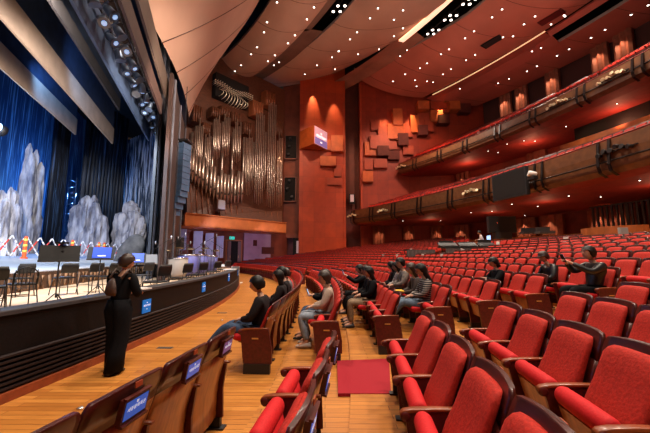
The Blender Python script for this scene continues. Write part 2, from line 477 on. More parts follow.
# who sits where
OCC = {(0, 'far', 0), (0, 'far', 3), (0, 'far', 4), (0, 'far', 5), (1, 'far', 1), (1, 'far', 2), (2, 'far', 3), (2, 'far', 4), (2, 'far', 6),
       (3, 'far', 1), (3, 'far', 2), (3, 'far', 4), (3, 'far', 5), (3, 'far', 6), (5, 'far', 2), (6, 'far', 0), (6, 'far', 2)}
def seat_where(k, bn, i):
    for s in seats:
        if s[1] == k and s[2] == bn and s[3] == i: return s
    return None
num = 0; restseats = []
placedict = {}
for s in seats:
    d, k, bn, i, x, y, z, rz, lo, hi = s
    q = px_of((x, y, z + .7)); vis = q and -20 < q[0] < 670 and -5 < q[1] < 450
    big = d < 14
    if num < 300 and (vis or d < 4):
        occ = (k, bn, i) in OCC
        if num < 185:
            # in local frame (rz=a+pi) local +Y = direction of decreasing a -> towards camera side
            endcam = (bn != 'near' and i == 0); endfar = (bn == 'near' and i == 0) or (bn == 'far' and hi)
            o = seat_full((x, y, z), rz, down=occ, end_lo=endfar, end_hi=endcam, near=d < 6, plain=(bn == 'near'),
                          screen=(1 if i != 1 or True else 2) if (k in (0, 1) and bn == 'near') else 0)
            if bn == 'near' and i == 0 and k == 0:
                for c in o.children:
                    if c.name.startswith('display_housing'):
                        for g in c.children:
                            if g.name.startswith('display_screen'): g.data = DV
        else:
            o = link('theatre_seat', ME['lite'], None, (x, y, z)); o.rotation_euler = (0, 0, rz)
        w = {'near': 'before the carpeted aisle', 'far': 'beyond the carpeted aisle', 'end': 'past the second aisle'}[bn]
        st = 'occupied red seat' if occ else 'empty red tip-up seat'
        tag(o, '%s, %s row from the pit, %s seat %s' % (st, ORD[k], (ORD[i] if i else 'first') if i < 21 else 'number %d' % (i + 1), w), 'seat',
            'red seats of the stalls')
        placedict[(k, bn, i)] = o; num += 1
    else: restseats.append((x, y, z, rz))

# ------------------------------------------------------------ balconies
M_fas = mat('balcony_fascia', (.20, .075, .028), .45, .35, 3, coat=.2)
M_sof = mat('balcony_soffit', (.30, .03, .02), .7, .25, 2)
M_rail = mat('dark_rail', (.015, .008, .008), .35, metal=.3)
M_glowrail = mat('red_handrail', (.20, .03, .018), .5)
B1z, B2z = 4.2 + H, 11.0 + H
def balcony(name, r, zb, ht, rback, zback, y0, y1, lab):
    m = MB()
    revolve(m, [(r + .16, zb + .5), (r + .14, zb + ht), (r - .04, zb + ht), (r - .06, zb + ht * .6), (r, zb + .25), (r + .25, zb), (r + 1.2, zb - .12), (rback, zback)], y0, y1, 70,
            mis=[0, 2, 0, 0, 0, 1, 1])
    struct(m.build(name, [M_fas, M_sof, M_rail]), lab)
    m = MB(); pts = []
    for i in range(71):
        y = lerp(y0, y1, i / 70); pts.append((arc(r - .16, y), y, zb + .62))
    m.tube(pts, .05, 6); tag(m.build('lighting_rail', M_rail), 'dark tube rail running along the %s balcony front' % ('lower' if r < 60 else 'upper'), 'rail')
    m = MB(); pts = []
    for i in range(71):
        y = lerp(y0, y1, i / 70); pts.append((arc(r + .05, y), y, zb + ht + .09))
    m.tube(pts, .045, 6); tag(m.build('hand_rail', M_glowrail), 'red handrail on top of the %s balcony front' % ('lower' if r < 60 else 'upper'), 'rail')
balcony('wall_balcony_lower', 57.3, B1z, 1.75, 68.5, B1z - .1, -6, 42.3, 'brown curved front of the lower balcony')
balcony('wall_balcony_upper', 62.5, B2z, 1.35, 72.5, B2z + .2, -6, 42.3, 'brown curved front of the upper balcony')
def terraces(name, r0, z0, n, dz, y0, y1):
    m = MB(); pr = [(r0, z0)]
    for k in range(n): pr += [(r0 + .95 * (k + 1), z0 + dz * k), (r0 + .95 * (k + 1), z0 + dz * (k + 1))]
    revolve(m, pr, y0, y1, 40); struct(m.build(name, M_panel))
terraces('floor_balcony_lower', 57.4, B1z + 1.45, 6, .34, -6, 42)
terraces('floor_balcony_upper', 62.6, B2z + 1.5, 7, .5, -6, 42)
# seats that are too many to count one by one: rear stalls and both balconies
def bulk(name, lst):
    V = []; Fs = []; Ms = []; lv = lite.v; lf = lite.f; lm = lite.m; n = len(lv)
    for (x, y, z, rz) in lst:
        c, s_ = math.cos(rz), math.sin(rz); o = len(V)
        V += [(x + a * c - b * s_, y + a * s_ + b * c, z + h) for a, b, h in lv]
        Fs += [[i + o for i in f] for f in lf]; Ms += lm
    me = bpy.data.meshes.new(name); me.from_pydata(V, [], Fs)
    for m in (M_red, M_shell, M_panel, M_arm): me.materials.append(m)
    me.polygons.foreach_set('material_index', Ms); me.update()
    o = bpy.data.objects.new(name, me); col.objects.link(o); return o
bal = []
for (r0, z0, n, dz, yl) in ((57.4, B1z + 1.45, 6, .34, 41.5), (62.6, B2z + 1.5, 7, .5, 41.3)):
    for k in range(n):
        r = r0 + .95 * (k + 1) - .12; da = SP / r; a = math.asin((yl - CC[1]) / r); i = 0
        while True:
            y = CC[1] + r * math.sin(a)
            if y < 8: break
            i += 1; a -= da
            if i % 19 in (0, 1): continue
            x = CC[0] + r * math.cos(a); q = px_of((x, y, z0 + .6))
            if q and q[0] < 690: bal.append((x, y, z0 + dz * k, a + PI))
tag(bulk('theatre_seats', restseats + bal), 'remaining small red seats of the rear stalls and the two balconies', 'seats', kind='stuff')
print('SEATS', num, len(restseats), len(bal))
# brackets, lamp clusters on the balcony fronts
def on_front(px, r, z):
    best = None
    for i in range(500):
        y = 42 - i * .08; x = arc(r, y); q = px_of((x, y, z))
        if q and (best is None or abs(q[0] - px) < best[0]): best = (abs(q[0] - px), x, y)
    return best[1], best[2]
def bracket(px, r, zb, ht, which, n):
    x, y = on_front(px, r, zb + ht / 2); a = math.asin((y - CC[1]) / r) + PI
    e = empty('front_bracket', (x, y, zb), a)
    for s in (-1, 1):
        m = MB(); pts = [(.05, s * .28, ht + .02), (.14, s * .28, ht * .6), (.20, s * .28, .45), (.10, s * .28, .1), (-.3, s * .28, -.12)]
        for j in range(4):
            p, q = Vector(pts[j]), Vector(pts[j + 1]); m.extrude([p + Vector((0, -.07, 0)), p + Vector((.06, -.07, 0)), q + Vector((.06, -.07, 0)), q + Vector((0, -.07, 0))], (0, .14, 0))
        m.build('strut', M_rail, e)
    m = MB(); m.box((.2, 0, .62), (.05, .6, .05)); m.build('crossbar', M_rail, e)
    tag(e, 'pair of dark curved struts on the %s balcony front, %s from the organ side' % (which, ORD[n] if n else 'first'), 'bracket', 'struts on the balcony fronts')
for i, px in enumerate((350, 372, 394, 420, 451, 488, 540, 606)): bracket(px, 57.3, B1z, 1.75, 'lower', i)
for i, px in enumerate((415, 440, 466, 498, 534, 582, 640)): bracket(px, 62.5, B2z, 1.35, 'upper', i)
M_orn = mat('pale_brass', (.75, .62, .40), .35, metal=.4)
def lampset(px, r, zb, ht, lab, dark=False):
    x, y = on_front(px, r, zb + ht / 2); a = math.asin((y - CC[1]) / r) + PI
    e = empty('spotlight_cluster', (x, y, zb + ht * .62), a)
    for j, (dy, dz) in enumerate([(-.8, -.08), (-.5, .05), (-.2, .0), (.1, .14), (.4, .02), (.7, -.06)]):
        m = MB(); Mx = Matrix.Translation((.22, dy, dz)) @ Matrix.Rotation(PI / 2 + rnd.uniform(-.3, .3), 4, 'Y') @ Matrix.Rotation(rnd.uniform(-.5, .5), 4, 'X')
        m.lathe([(.05, -.12), (.09, -.08), (.10, .05), (.13, .13), (.12, .14)], n=8, M=Mx)
        m.build('spotlight', M_orn if not dark else M_metal, e)
    m = MB(); m.box((.1, 0, 0), (.06, 1.9, .06)); m.build('bar', M_rail, e)
    tag(e, lab, 'light')
lampset(343, 57.3, B1z, 1.75, 'spotlight cluster at the organ end of the lower balcony front')
lampset(384, 57.3, B1z, 1.75, 'spotlight cluster between the second and third struts, lower balcony')
lampset(473, 57.3, B1z, 1.75, 'pale spotlight cluster next to the black square cabinet on the lower balcony')
lampset(620, 57.3, B1z, 1.75, 'dark spotlight cluster at the camera end of the lower balcony', True)
lampset(402, 62.5, B2z, 1.35, 'spotlight cluster at the organ end of the upper balcony front')
lampset(560, 62.5, B2z, 1.35, 'pale brass spotlight cluster midway on the upper balcony front')
lampset(614, 62.5, B2z, 1.35, 'pale brass spotlight cluster at the camera end of upper balcony')
# black banner box
x, y = on_front(515, 57.3, B1z + .9); a = math.asin((y - CC[1]) / 57.3)
m = MB(); m.box((-.50, 0, .75), (.3, 2.9, 1.9)); m.box((-.66, 0, .75), (.02, 2.7, 1.7), 1)
o = m.build('speaker_cabinet', [M_blk2, M_blk], loc=(x, y, B1z)); o.rotation_euler = (0, 0, a)
tag(o, 'large black square cabinet hung on the lower balcony front', 'speaker')
# movable spot with white face next to it
x, y = on_front(542, 57.3, B1z + 1.0); e = empty('moving_light', (x - .65, y, B1z + 1.0), a + PI)
m = MB(); m.box((0, 0, -.25), (.35, .5, .2)); m.build('base', M_metal, e)
m = MB(); m.lathe([(.1, -.25), (.18, -.2), (.2, .15), (.17, .25)], n=12, M=Matrix.Rotation(1.2, 4, 'Y') @ Matrix.Rotation(.6, 4, 'X')); m.build('head', M_white, e)
tag(e, 'white-faced moving light beside the black cabinet on the balcony front', 'light')

# ------------------------------------------------------------ rear walls
def wood_wall_mat(name, ca, cb, sc=1.1, w=1.6):
    m = bpy.data.materials.new(name); m.use_nodes = True; nt = m.node_tree; b = nt.nodes['Principled BSDF']; L = nt.links.new
    tc = nt.nodes.new('ShaderNodeTexCoord'); mp = nt.nodes.new('ShaderNodeMapping'); mp.inputs['Rotation'].default_value = (PI / 2, 0, 0)
    br = nt.nodes.new('ShaderNodeTexBrick'); br.inputs['Scale'].default_value = sc; br.inputs['Brick Width'].default_value = w; br.inputs['Row Height'].default_value = 2.2
    br.inputs['Mortar Size'].default_value = .012; br.offset = 0
    br.inputs['Color1'].default_value = (*ca, 1); br.inputs['Color2'].default_value = (*cb, 1); br.inputs['Mortar'].default_value = (cb[0] * .5, cb[1] * .5, cb[2] * .5, 1)
    nz = nt.nodes.new('ShaderNodeTexNoise'); nz.inputs['Scale'].default_value = 1.2; nz.inputs['Detail'].default_value = 6
    mx = nt.nodes.new('ShaderNodeMix'); mx.data_type = 'RGBA'; mx.blend_type = 'MULTIPLY'; mx.inputs[0].default_value = .5
    rp = nt.nodes.new('ShaderNodeValToRGB'); rp.color_ramp.elements[0].position = .3; rp.color_ramp.elements[0].color = (.5, .45, .45, 1); rp.color_ramp.elements[1].position = .7
    L(tc.outputs['Object'], mp.inputs['Vector']); L(mp.outputs['Vector'], br.inputs['Vector']); L(tc.outputs['Object'], nz.inputs['Vector']); L(nz.outputs['Fac'], rp.inputs['Fac'])
    L(br.outputs['Color'], mx.inputs[6]); L(rp.outputs['Color'], mx.inputs[7]); L(mx.outputs[2], b.inputs['Base Color']); b.inputs['Roughness'].default_value = .5
    return m
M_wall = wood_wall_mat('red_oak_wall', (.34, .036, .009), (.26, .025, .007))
M_wallB = wood_wall_mat('red_oak_wall_lit', (.46, .055, .009), (.36, .04, .008))  # brighter copy of the oak, lamp light put into its colour
M_rear = mat('rear_wall_wood', (.26, .035, .014), .6, .4, 1.0)
m = MB(); revolve(m, [(68.5, 2.5), (68.5, B1z)], -6, 43, 50); struct(m.build('wall_rear_stalls', M_rear))
m = MB(); revolve(m, [(70, B1z + 3.5), (70, B2z + .3)], -6, 43, 50); struct(m.build('wall_rear_lower_balcony', M_rear))
m = MB(); revolve(m, [(73.5, B2z + 3.0), (73.5, 24.5)], -6, 43, 50); struct(m.build('wall_rear_upper_balcony', mat('rear_top_wall', (.05, .012, .010), .8)))
# pleated wall piers that catch the lamps
def pier(px, r, z0, z1, w, n_, lab, yfix=None):
    x, y = on_front(px, r, z0 + .8); a = math.asin((y - CC[1]) / r) + PI
    m = MB()
    nn_ = 7
    pts = [(.18 * (j % 2) + .1, -w / 2 + w * j / (nn_ - 1)) for j in range(nn_)] + [(-.3, w / 2), (-.3, -w / 2)]
    m.extrude([(p[0], p[1], 0) for p in pts], (0, 0, z1 - z0))
    o = m.build('wall_pier', mat('pier_wood', (.30, .085, .045), .6, .3, 3), loc=(x, y, z0)); o.rotation_euler = (0, 0, a)
    tag(o, lab, 'pier', 'pleated wall piers')
    return x, y, a
piers = []
for i, px in enumerate((508, 524, 556, 605, 629)): piers.append(pier(px, 73.0, B2z + 3.1, 23.0, 1.5, i, 'lamp-lit pleated wall pier above the upper balcony, %s from the organ side' % (ORD[i] if i else 'first')) + (23.0,))
for i, px in enumerate((463, 538)): piers.append(pier(px, 69.6, B1z + 3.6, B2z + .2, 2.0, i, 'lamp-lit pleated pier behind the lower balcony seats, %s from the organ side' % (ORD[i] if i else 'first')) + (B2z + .1,))
def flat_pier(px, n_):
    p = at_y(px, 245, 42.9); m = MB(); w = 1.5
    m.extrude([(-w / 2 + w * j / 6, -.05 - .18 * (j % 2), 0) for j in range(7)] + [(w / 2, .3, 0), (-w / 2, .3, 0)], (0, 0, B1z - 2.4))
    tag(m.build('wall_pier', mat('pier_wood', (.30, .085, .045), .6, .3, 3), loc=(p.x, 42.9, 2.2)), n_, 'pier', 'pleated wall piers'); return p.x, 42.9, -PI / 2, B1z - .3
piers.append(flat_pier(379, 'lamp-lit pleated pier low on the far wall, next to the dark doorway')); piers.append(flat_pier(409, 'lamp-lit pleated pier low on the far wall, second from the recess')); piers.append(flat_pier(437, 'lamp-lit pleated pier low on the far wall, third from the recess'))
for i, px in enumerate((462, 526, 552, 604, 622)): piers.append(pier(px, 68.0, 2.6, B1z - .3, 2.2, i, 'orange-lit pleated pier at the rear of the stalls, %s from the organ side' % (ORD[i] if i else 'first')) + (B1z - .2,))

m = MB(); revolve(m, [(66, 7.5 + H), (66, 9.75 + H), (66.25, 9.8 + H), (66.25, 7.5 + H)], 9, 27.5, 30, cap=True); struct(m.build('wall_booth_front', mat('booth_orange', (.50, .15, .04), .45, .3, 2)), 'orange timber parapet of the booth behind the lower balcony')
m = MB(); revolve(m, [(66.6, 9.3 + H), (66.6, 11.0 + H)], 9, 26.8, 30); struct(m.build('wall_booth_glass', M_dark), 'black open window band of the booth')
# rear parapet and booth
M_par = mat('parapet_wood', (.45, .12, .03), .4, .3, 2)
m = MB(); revolve(m, [(55.6, 1.9), (55.6, 2.60), (55.8, 2.62), (55.8, 1.9)], 12.2, 24.5, 24, cap=True); tag(m.build('parapet', M_par), 'long low wooden parapet behind the rear stall seats', 'parapet')
x, y = on_front(604, 55.0, 2.3)
m = MB(); pts = [(1.15 * math.cos(t), 1.45 * math.sin(t)) for t in [PI * (.5 + i / 16) for i in range(17)]]
out = [(a_, b_) for a_, b_ in pts]; inn = [(a_ * .92, b_ * .92) for a_, b_ in reversed(pts)]
m.extrude([(a_, b_, 0) for a_, b_ in out + inn], (0, 0, 1.1)); tag(m.build('curved_counter', M_par, loc=(x + .6, y, 1.75)), 'curved orange wooden counter behind the last seats by the slatted drapes', 'counter')
p = at_y(623, 231, 11.2); m = MB(); m.box((0, 0, 0), (.28, .1, .24)); m.box((0, 0, -.5), (.04, .04, .8)); tag(m.build('notice_stand', mat('grey_card', (.35, .35, .33), .6), loc=p), 'small grey notice on a post at the end of the curved counter', 'sign')
# slatted drapes near camera end
for j, px in enumerate((612, 643)):
    x, y = on_front(px, 66, 3.5); e = empty('slatted_screen', (x, y, 2.6), math.asin((y - CC[1]) / 66))
    for i in range(8):
        m = MB(); m.box((0, -1.2 + i * .34, 1.5), (.1, .12, 2.7)); m.build('slat', M_blk2, e)
    m = MB(); m.box((0, 0, .1), (.14, 2.8, .12)); m.build('rail', M_blk2, e); m = MB(); m.box((0, 0, 2.85), (.14, 2.8, .1)); m.build('rail', M_blk2, e)
    tag(e, ['dark slatted screen behind the curved counter', 'dark slatted screen at the camera end of the rear wall'][j], 'screen')
# black screen box and equipment at the rear parapet
p = at_y(502, 233, 24.5)
m = MB(); m.box((0, 0, .65), (2.1, .3, 1.25)); m.box((0, -.16, .65), (2.0, .02, 1.15), 1); m.box((-.4, -.175, .75), (.03, .01, .03), 2); m.box((0, 0, -.2), (1.2, .6, .5))
tag(m.build('monitor_cabinet', [M_blk2, M_blk, mat('red_led', (1, .1, .05), .5, emit=(1, .1, .05), estr=6)], loc=p), 'big black monitor cabinet with a red light behind the parapet', 'monitor')
for i, (px, w) in enumerate(((531, 1.2), (545, .9))):
    p = at_y(px, 234.5, 21 - i * 2); m = MB(); m.box((0, 0, .12), (w, .5, .14)); m.box((0, .15, .3), (w * .9, .06, .3)); 
    tag(m.build('mixing_console', M_blk2 if i == 0 else mat('grey_case', (.05, .045, .045), .5), loc=p), ['black console on the parapet beside the monitor cabinet', 'grey equipment case on the parapet beyond the consoles'][i], 'console')

# ------------------------------------------------------------ ceiling
M_cloud = mat('ceiling_panel', (.50, .30, .22), .7, .12, .35)
M_cloud2 = mat('ceiling_panel_bounce', (.50, .15, .10), .65, .15, .35)  # redder: light bounced off the seats is put into the panel colour
M_cloud3 = mat('ceiling_panel_bounce_deep', (.44, .10, .07), .6, .15, .35)  # same red bounce light in the colour, deeper
M_edge = mat('ceiling_edge', (.35, .30, .28), .5, .2, 1)
BV = []
def cloud(name, fc, fr, fzz, fy, rc, rr_, rz, ry, bulge, mats, y0=-10, nu=14, nv=40, hole=None, lab=None, p=1.0, df=0, dr=0, lip=.3):
    """ruled vault between a front arc and a rear arc; hole=(u0,u1,ymax) leaves a slot open"""
    m = MB(); G = []
    for j in range(nv + 1):
        row = []
        t = j / nv
        for i in range(nu + 1):
            u = i / nu
            ya = lerp(y0, fy, t); yb = lerp(y0, ry, t)
            a = Vector((arc(fr, ya, fc), ya, fzz)); b = Vector((arc(rr_, yb, rc), yb, rz))
            a.z += df * max(0, (ya - 28) / 15); b.z += dr * max(0, (yb - 28) / 15)
            q = a.lerp(b, u); q.z -= bulge * 4 * (u ** p) * (1 - u ** p); row.append(q)
        G.append(row)
    vs = [tuple(q) for r_ in G for q in r_]; fs = []
    n = nu + 1
    for j in range(nv):
        for i in range(nu):
            fs.append((j * n + i, j * n + i + 1, (j + 1) * n + i + 1, (j + 1) * n + i))
    m.add(vs, fs, 0, True)
    BV.append(BVHTree.FromPolygons(vs, fs))
    # thickness: upward lips all round
    rim = [(0, j) for j in range(nv + 1)]
    for side in (0, nu):
        v2 = []; f2 = []
        for j in range(nv + 1): q = G[j][side]; v2 += [tuple(q), (q.x, q.y, q.z + lip)]
        for j in range(nv): f2.append((2 * j, 2 * j + 1, 2 * j + 3, 2 * j + 2))
        m.add(v2, f2, 1, False)
    v2 = []; f2 = []
    for i in range(n): q = G[nv][i]; v2 += [tuple(q), (q.x, q.y, q.z + 1.2)]
    for i in range(nu): f2.append((2 * i, 2 * i + 1, 2 * i + 3, 2 * i + 2))
    m.add(v2, f2, 1, False)
    # panel joints: thin dark grooves standing just proud
    for jj in range(3, nv, 3):
        pts = [G[jj][i] + Vector((0, 0, .03)) for i in range(n)]
        pts = [G[jj][i] - Vector((0, 0, -.01)) for i in range(n)]
        m.tube(pts, .028, 4, 2)
    o = m.build(name, mats + [M_edge, mat('joint_line', (.06, .02, .015), .8)]); struct(o, lab)
    return G
Zc = lambda z: z + H
cloud('ceiling_reflector', CC, 35.35, Zc(9.2), 20.5, C2, 42.9, Zc(21.5), 34.0, .4, [M_cloud], lab='large sloping plaster reflector over the pit', dr=1.0)
cloud('ceiling_cloud', C2, 44.1, Zc(22.4), 36.3, C2, 48.2, Zc(22.0), 37.0, .7, [M_cloud], lab='second curved ceiling cloud')
cloud('ceiling_cloud', C2, 51.0, Zc(23.2), 42.8, C2, 59.1, Zc(23.4), 42.8, .9, [M_cloud], lab='third curved ceiling cloud', p=.8, df=.9, dr=2.2)
cloud('ceiling_cloud', C2, 61.6, Zc(23.0), 42.8, C2, 69.1, Zc(22.0), 42.8, .9, [M_cloud2], lab='fourth curved ceiling cloud', p=.9, df=2.6, dr=.2)
cloud('ceiling_cloud', C2, 71.6, Zc(21.6), 42.8, C2, 75.3, Zc(20.9), 42.8, .1, [M_cloud3], lab='rear flat ceiling strip above the upper balcony')
# dull infill between the clouds beyond the light slots
def infill(name, ra, za, rb, zb, y0, y1, m_):
    m = MB(); revolve(m, [(ra, za), ((ra + rb) / 2, (za + zb) / 2 + .25), (rb, zb)], y0, y1, 30, c=C2, smooth=True)
    BV.append(BVHTree.FromPolygons(m.v, m.f)); struct(m.build(name, m_))
infill('ceiling_infill', 48.1, Zc(22.2), 49.4, Zc(23.0), -10, 29.5, mat('infill_grey', (.20, .12, .09), .7, .3, .5))
infill('ceiling_infill', 48.1, Zc(22.2), 51.1, Zc(23.6), 29.5, 41, mat('infill_grey', (.20, .12, .09), .7, .3, .5))
infill('ceiling_infill', 59.0, Zc(24.2), 61.7, Zc(24.2), 31.8, 42.5, mat('infill_brown', (.34, .15, .10), .7, .3, .5))
infill('ceiling_infill', 69.25, Zc(21.95), 71.7, Zc(21.5), 29.2, 42.5, M_cloud3)
infill('ceiling_infill', 69.25, Zc(21.95), 70.2, Zc(21.8), -10, 29.2, M_cloud3)
# roof void
m = MB(); m.box((4, 17, 29.0), (90, 64, .3)); struct(m.build('ceiling_void', M_dark))
# lit cove strip
m = MB(); revolve(m, [(69.10, Zc(21.98)), (69.22, Zc(21.93))], 29.0, 41.5, 30, c=C2)
tag(m.build('cove_light', mat('cove_glow', (1, .7, .4), .5, emit=(1, .55, .28), estr=2.2)), 'long thin glowing cove line across the red ceiling', 'light')
m = MB(); revolve(m, [(58.4, Zc(23.18)), (59.15, Zc(23.33)), (59.15, Zc(23.5)), (58.4, Zc(23.3))], 24.2, 32.2, 30, c=C2)
tag(m.build('cove_light', mat('cove_glow_soft', (1, .7, .5), .5, emit=(1, .62, .4), estr=2.5)), 'bright glowing edge of the ceiling cloud beside the lamp slot', 'light')
# slot lamp rigs
def slot_rig(r, z, ys, lab):
    m = MB(); pts = [(arc(r, y, C2), y, z + .35) for y in [ys[0] - 1 + (ys[-1] - ys[0] + 2) * i / 12 for i in range(13)]]
    e = empty('lamp_bar', pts[6]); o = pts[6]
    m.tube([(a - o[0], b - o[1], c - o[2]) for a, b, c in pts], .06, 6); m.build('bar', M_metal, e)
    for y in ys:
        for s in (-.28, .28):
            q = (arc(r + s, y, C2) - o[0], y - o[1], z - o[2])
            m = MB(); m.lathe([(.12, .35), (.17, .25), (.2, 0), (.2, -.06)], c=q, n=10); h = m.build('spotlight', M_metal, e)
            m = MB(); m.lathe([(.02, -.09), (.13, -.08), (.13, -.05)], c=q, n=10); m.build('lens', M_lamp, h)
    tag(e, lab, 'light')
slot_rig(50.3, Zc(23.2), [24.6, 25.6, 27.2, 27.9], 'bar of bright lamps inside the ceiling slot nearest the organ')
slot_rig(60.5, Zc(23.2), [23.2, 24.2, 25.2, 26.4, 27.0, 28.4, 29.0, 30.4, 31.0], 'long bar of bright lamps inside the wide ceiling slot')
# downlights: located on the vaults
DL = [(277, 2), (267, 22), (264, 32), (257, 47), (251, 54), (241, 65), (235, 71), (314, 7), (307, 19), (295, 35), (288, 43), (275, 55), (268, 61), (279, 62), (274, 65),
      (339, 51), (332, 57), (317, 65), (335, 69), (305, 74), (323, 77), (338, 74.5),
      (378, 8), (370, 18), (403, 10), (394, 19.5), (357, 32), (350, 39), (338.5, 51), (358, 54), (403, 28), (394, 36), (379, 49), (371, 56), (407, 50), (400, 56),
      (427, 63), (420, 68), (405, 74), (393, 81), (415, 80), (427, 81), (416.5, 86), (449, 49), (441, 54), (474, 31), (465, 38), (475, 54.5), (466, 60), (451, 69), (443, 74), (433, 82),
      (502, 9), (492, 17), (524, 24), (535, 16), (503, 37), (513, 36), (489, 43), (564, 15), (551, 24), (541, 47.5), (532, 51), (565, 16),
      (498, 83), (509, 78.5), (527, 71), (537, 66), (557, 55.5), (569, 49), (591, 37.5), (605, 29.5), (631, 14.5), (648, 5), (460, 88.5)]
lampm = MB(); lampm.lathe([(.13, .02), (.13, -.02), (.10, -.03)], n=10); lampm.lathe([(.08, -.025), (.085, -.04), (.02, -.06)], n=10, mi=1); LM = lampm.mesh('ceiling_light', [M_metal, M_lamp])
ringm = MB(); ringm.lathe([(.13, .02), (.13, -.02), (.09, -.03)], n=10); RM = ringm.mesh('lamp_ring', M_metal)
lensm = MB(); lensm.lathe([(.075, -.025), (.08, -.045), (.03, -.06)], n=10); LN = lensm.mesh('lamp_lens', M_lamp)
dlpos = []
for (px, py) in DL:
    d = ray(px, py).normalized(); best = None
    for b in BV:
        hit = b.ray_cast(Vector((0, 0, H)), d)
        if hit[0] and (best is None or hit[3] < best[3]): best = hit
    if not best: continue
    p = best[0]; s = math.hypot(p.x - C2[0], p.y - C2[1])
    which = 'second' if s < 49 else 'third' if s < 59 else 'fourth' if s < 69.4 else 'rearmost'
    e = link('ceiling_light', RM, None, p); link('lens', LN, e)
    tag(e, 'small round glowing downlight set in the %s ceiling panel from the stage' % which, 'light', 'downlights of the %s ceiling panel' % which); dlpos.append(p)
# dark hatches in the ceiling
for i, (px, py, w, l) in enumerate([(493, 41, .9, 2.2), (551, 17, .9, 2.0)]):
    d = ray(px, py).normalized(); best = None
    for b in BV:
        hit = b.ray_cast(Vector((0, 0, H)), d)
        if hit[0] and (best is None or hit[3] < best[3]): best = hit
    m = MB(); m.box((0, 0, -.03), (w, l, .08)); m.box((0, 0, -.08), (w * .8, l * .85, .04), 1); o = m.build('ceiling_hatch', [M_dark, M_blk] if i == 0 else [M_panel, M_panel], loc=best[0]); o.rotation_euler = (0, .03, .5)
    tag(o, ['black rectangular hatch in the red ceiling', 'smaller dim hatch in the red ceiling'][i], 'hatch')
# soffit downlights under the two balconies
for i, (px, py, zz) in enumerate([(403, 222, 0), (441, 222, 0), (455, 206, 0), (492, 213, 0), (512, 206, 0), (538, 208, 0), (569, 198, 0), (601, 199, 0), (602, 210, 0), (363, 223, 0), (385, 221, 0), (525, 217, 0), (471, 214, 0), (640, 183, 0),
                                  (447, 160, 1), (470, 153, 1), (475, 150, 1), (498, 153, 1), (507, 144, 1), (524, 141, 1), (535, 142, 1), (547, 124.5, 1), (566, 127, 1), (488, 151, 1), (617, 104, 1), (421, 163, 1)]):
    z = (B1z - .3) if zz == 0 else (B2z - .15)
    p = at_z(px, py, z + (.0 if zz else .0)); r = math.hypot(p.x - CC[0], p.y - CC[1])
    lim = (58.6, 68.3) if zz == 0 else (63.8, 72.3)
    if not lim[0] < r < lim[1]: continue
    zs = lerp(B1z - .12, B1z - .1, (r - 58.5) / 10) if zz == 0 else lerp(B2z - .12, B2z + .2, (r - 63.7) / 8.8)
    e = link('soffit_light', RM, None, (p.x, p.y, zs - .02)); link('lens', LN, e); e.scale = (.55, .55, .8)
    tag(e, 'tiny bright downlight in the red soffit under the %s balcony' % ('upper' if zz else 'lower'), 'light', 'soffit lights under the %s balcony' % ('upper' if zz else 'lower'))
    dlpos.append(None)

# ------------------------------------------------------------ far side walls
YB, YD = 42.0, 43.3
def slab_px(name, x0, x1, ya, yb, Y, th_, m_, z0=0, z1=28, lab=None):
    a = at_y(x0, 250, ya).x; b = at_y(x1, 250, yb).x
    m = MB(); m.extrude([(a, ya, z0), (b, yb, z0), (b, yb, z1), (a, ya, z1)], (0, th_, 0)); o = m.build(name, m_); struct(o, lab); return o
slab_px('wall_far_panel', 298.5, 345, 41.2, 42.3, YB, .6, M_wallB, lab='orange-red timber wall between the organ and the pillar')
slab_px('wall_far_recess', 340, 368, 44.6, 44.6, 0, .4, mat('recess_wood', (.11, .02, .010), .6, .3, 1))
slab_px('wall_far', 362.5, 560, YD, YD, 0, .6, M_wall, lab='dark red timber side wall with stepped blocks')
m = MB(); xa = at_y(345, 250, 42.3).x; m.box((xa, 43.4, 14), (.3, 2.4, 28)); xb = at_y(362.5, 250, YD).x; m.box((xb, 44, 14), (.3, 1.6, 28)); struct(m.build('wall_recess_sides', M_wallB))
slab_px('wall_organ_side', 280.5, 299, 43.2, 43.0, 0, .4, mat('side_wood', (.26, .06, .022), .6, .3, 1), z0=4)
slab_px('wall_far_lower', 262, 362, 44.2, 44.2, 0, .4, mat('low_wall', (.12, .012, .008), .6, .4, 1), z0=0, z1=6)
# openings with dark technical boxes
for i, (x0, y0, x1, y1) in enumerate([(285, 135, 297, 160), (284, 177, 296, 202)]):
    p = at_y((x0 + x1) / 2, (y0 + y1) / 2, 42.85); w = (x1 - x0) * 42.85 / F; h = (y1 - y0) * 42.85 / F
    e = empty('window_opening', p)
    m = MB(); m.box((0, 0, 0), (w, .3, h)); m.build('recess', M_dark, e)
    m = MB()
    for s in (-1, 1): m.box((s * w / 2, -.1, 0), (.12, .3, h + .12)); m.box((0, -.1, s * h / 2), (w, .3, .12))
    m.build('frame', mat('recess_frame', (.2, .05, .02), .5), e)
    for j in range(3):
        m = MB(); m.lathe([(.12, -.25), (.16, 0), (.2, .2)], n=8, M=Matrix.Translation((rnd.uniform(-.4, .4), -.3, -h / 3 + j * h / 3)) @ Matrix.Rotation(1.2, 4, 'X')); m.build('spotlight', M_blk2, e)
    tag(e, ['upper dark lamp opening in the timber wall beside the organ', 'lower dark lamp opening in the timber wall beside the organ'][i], 'opening')
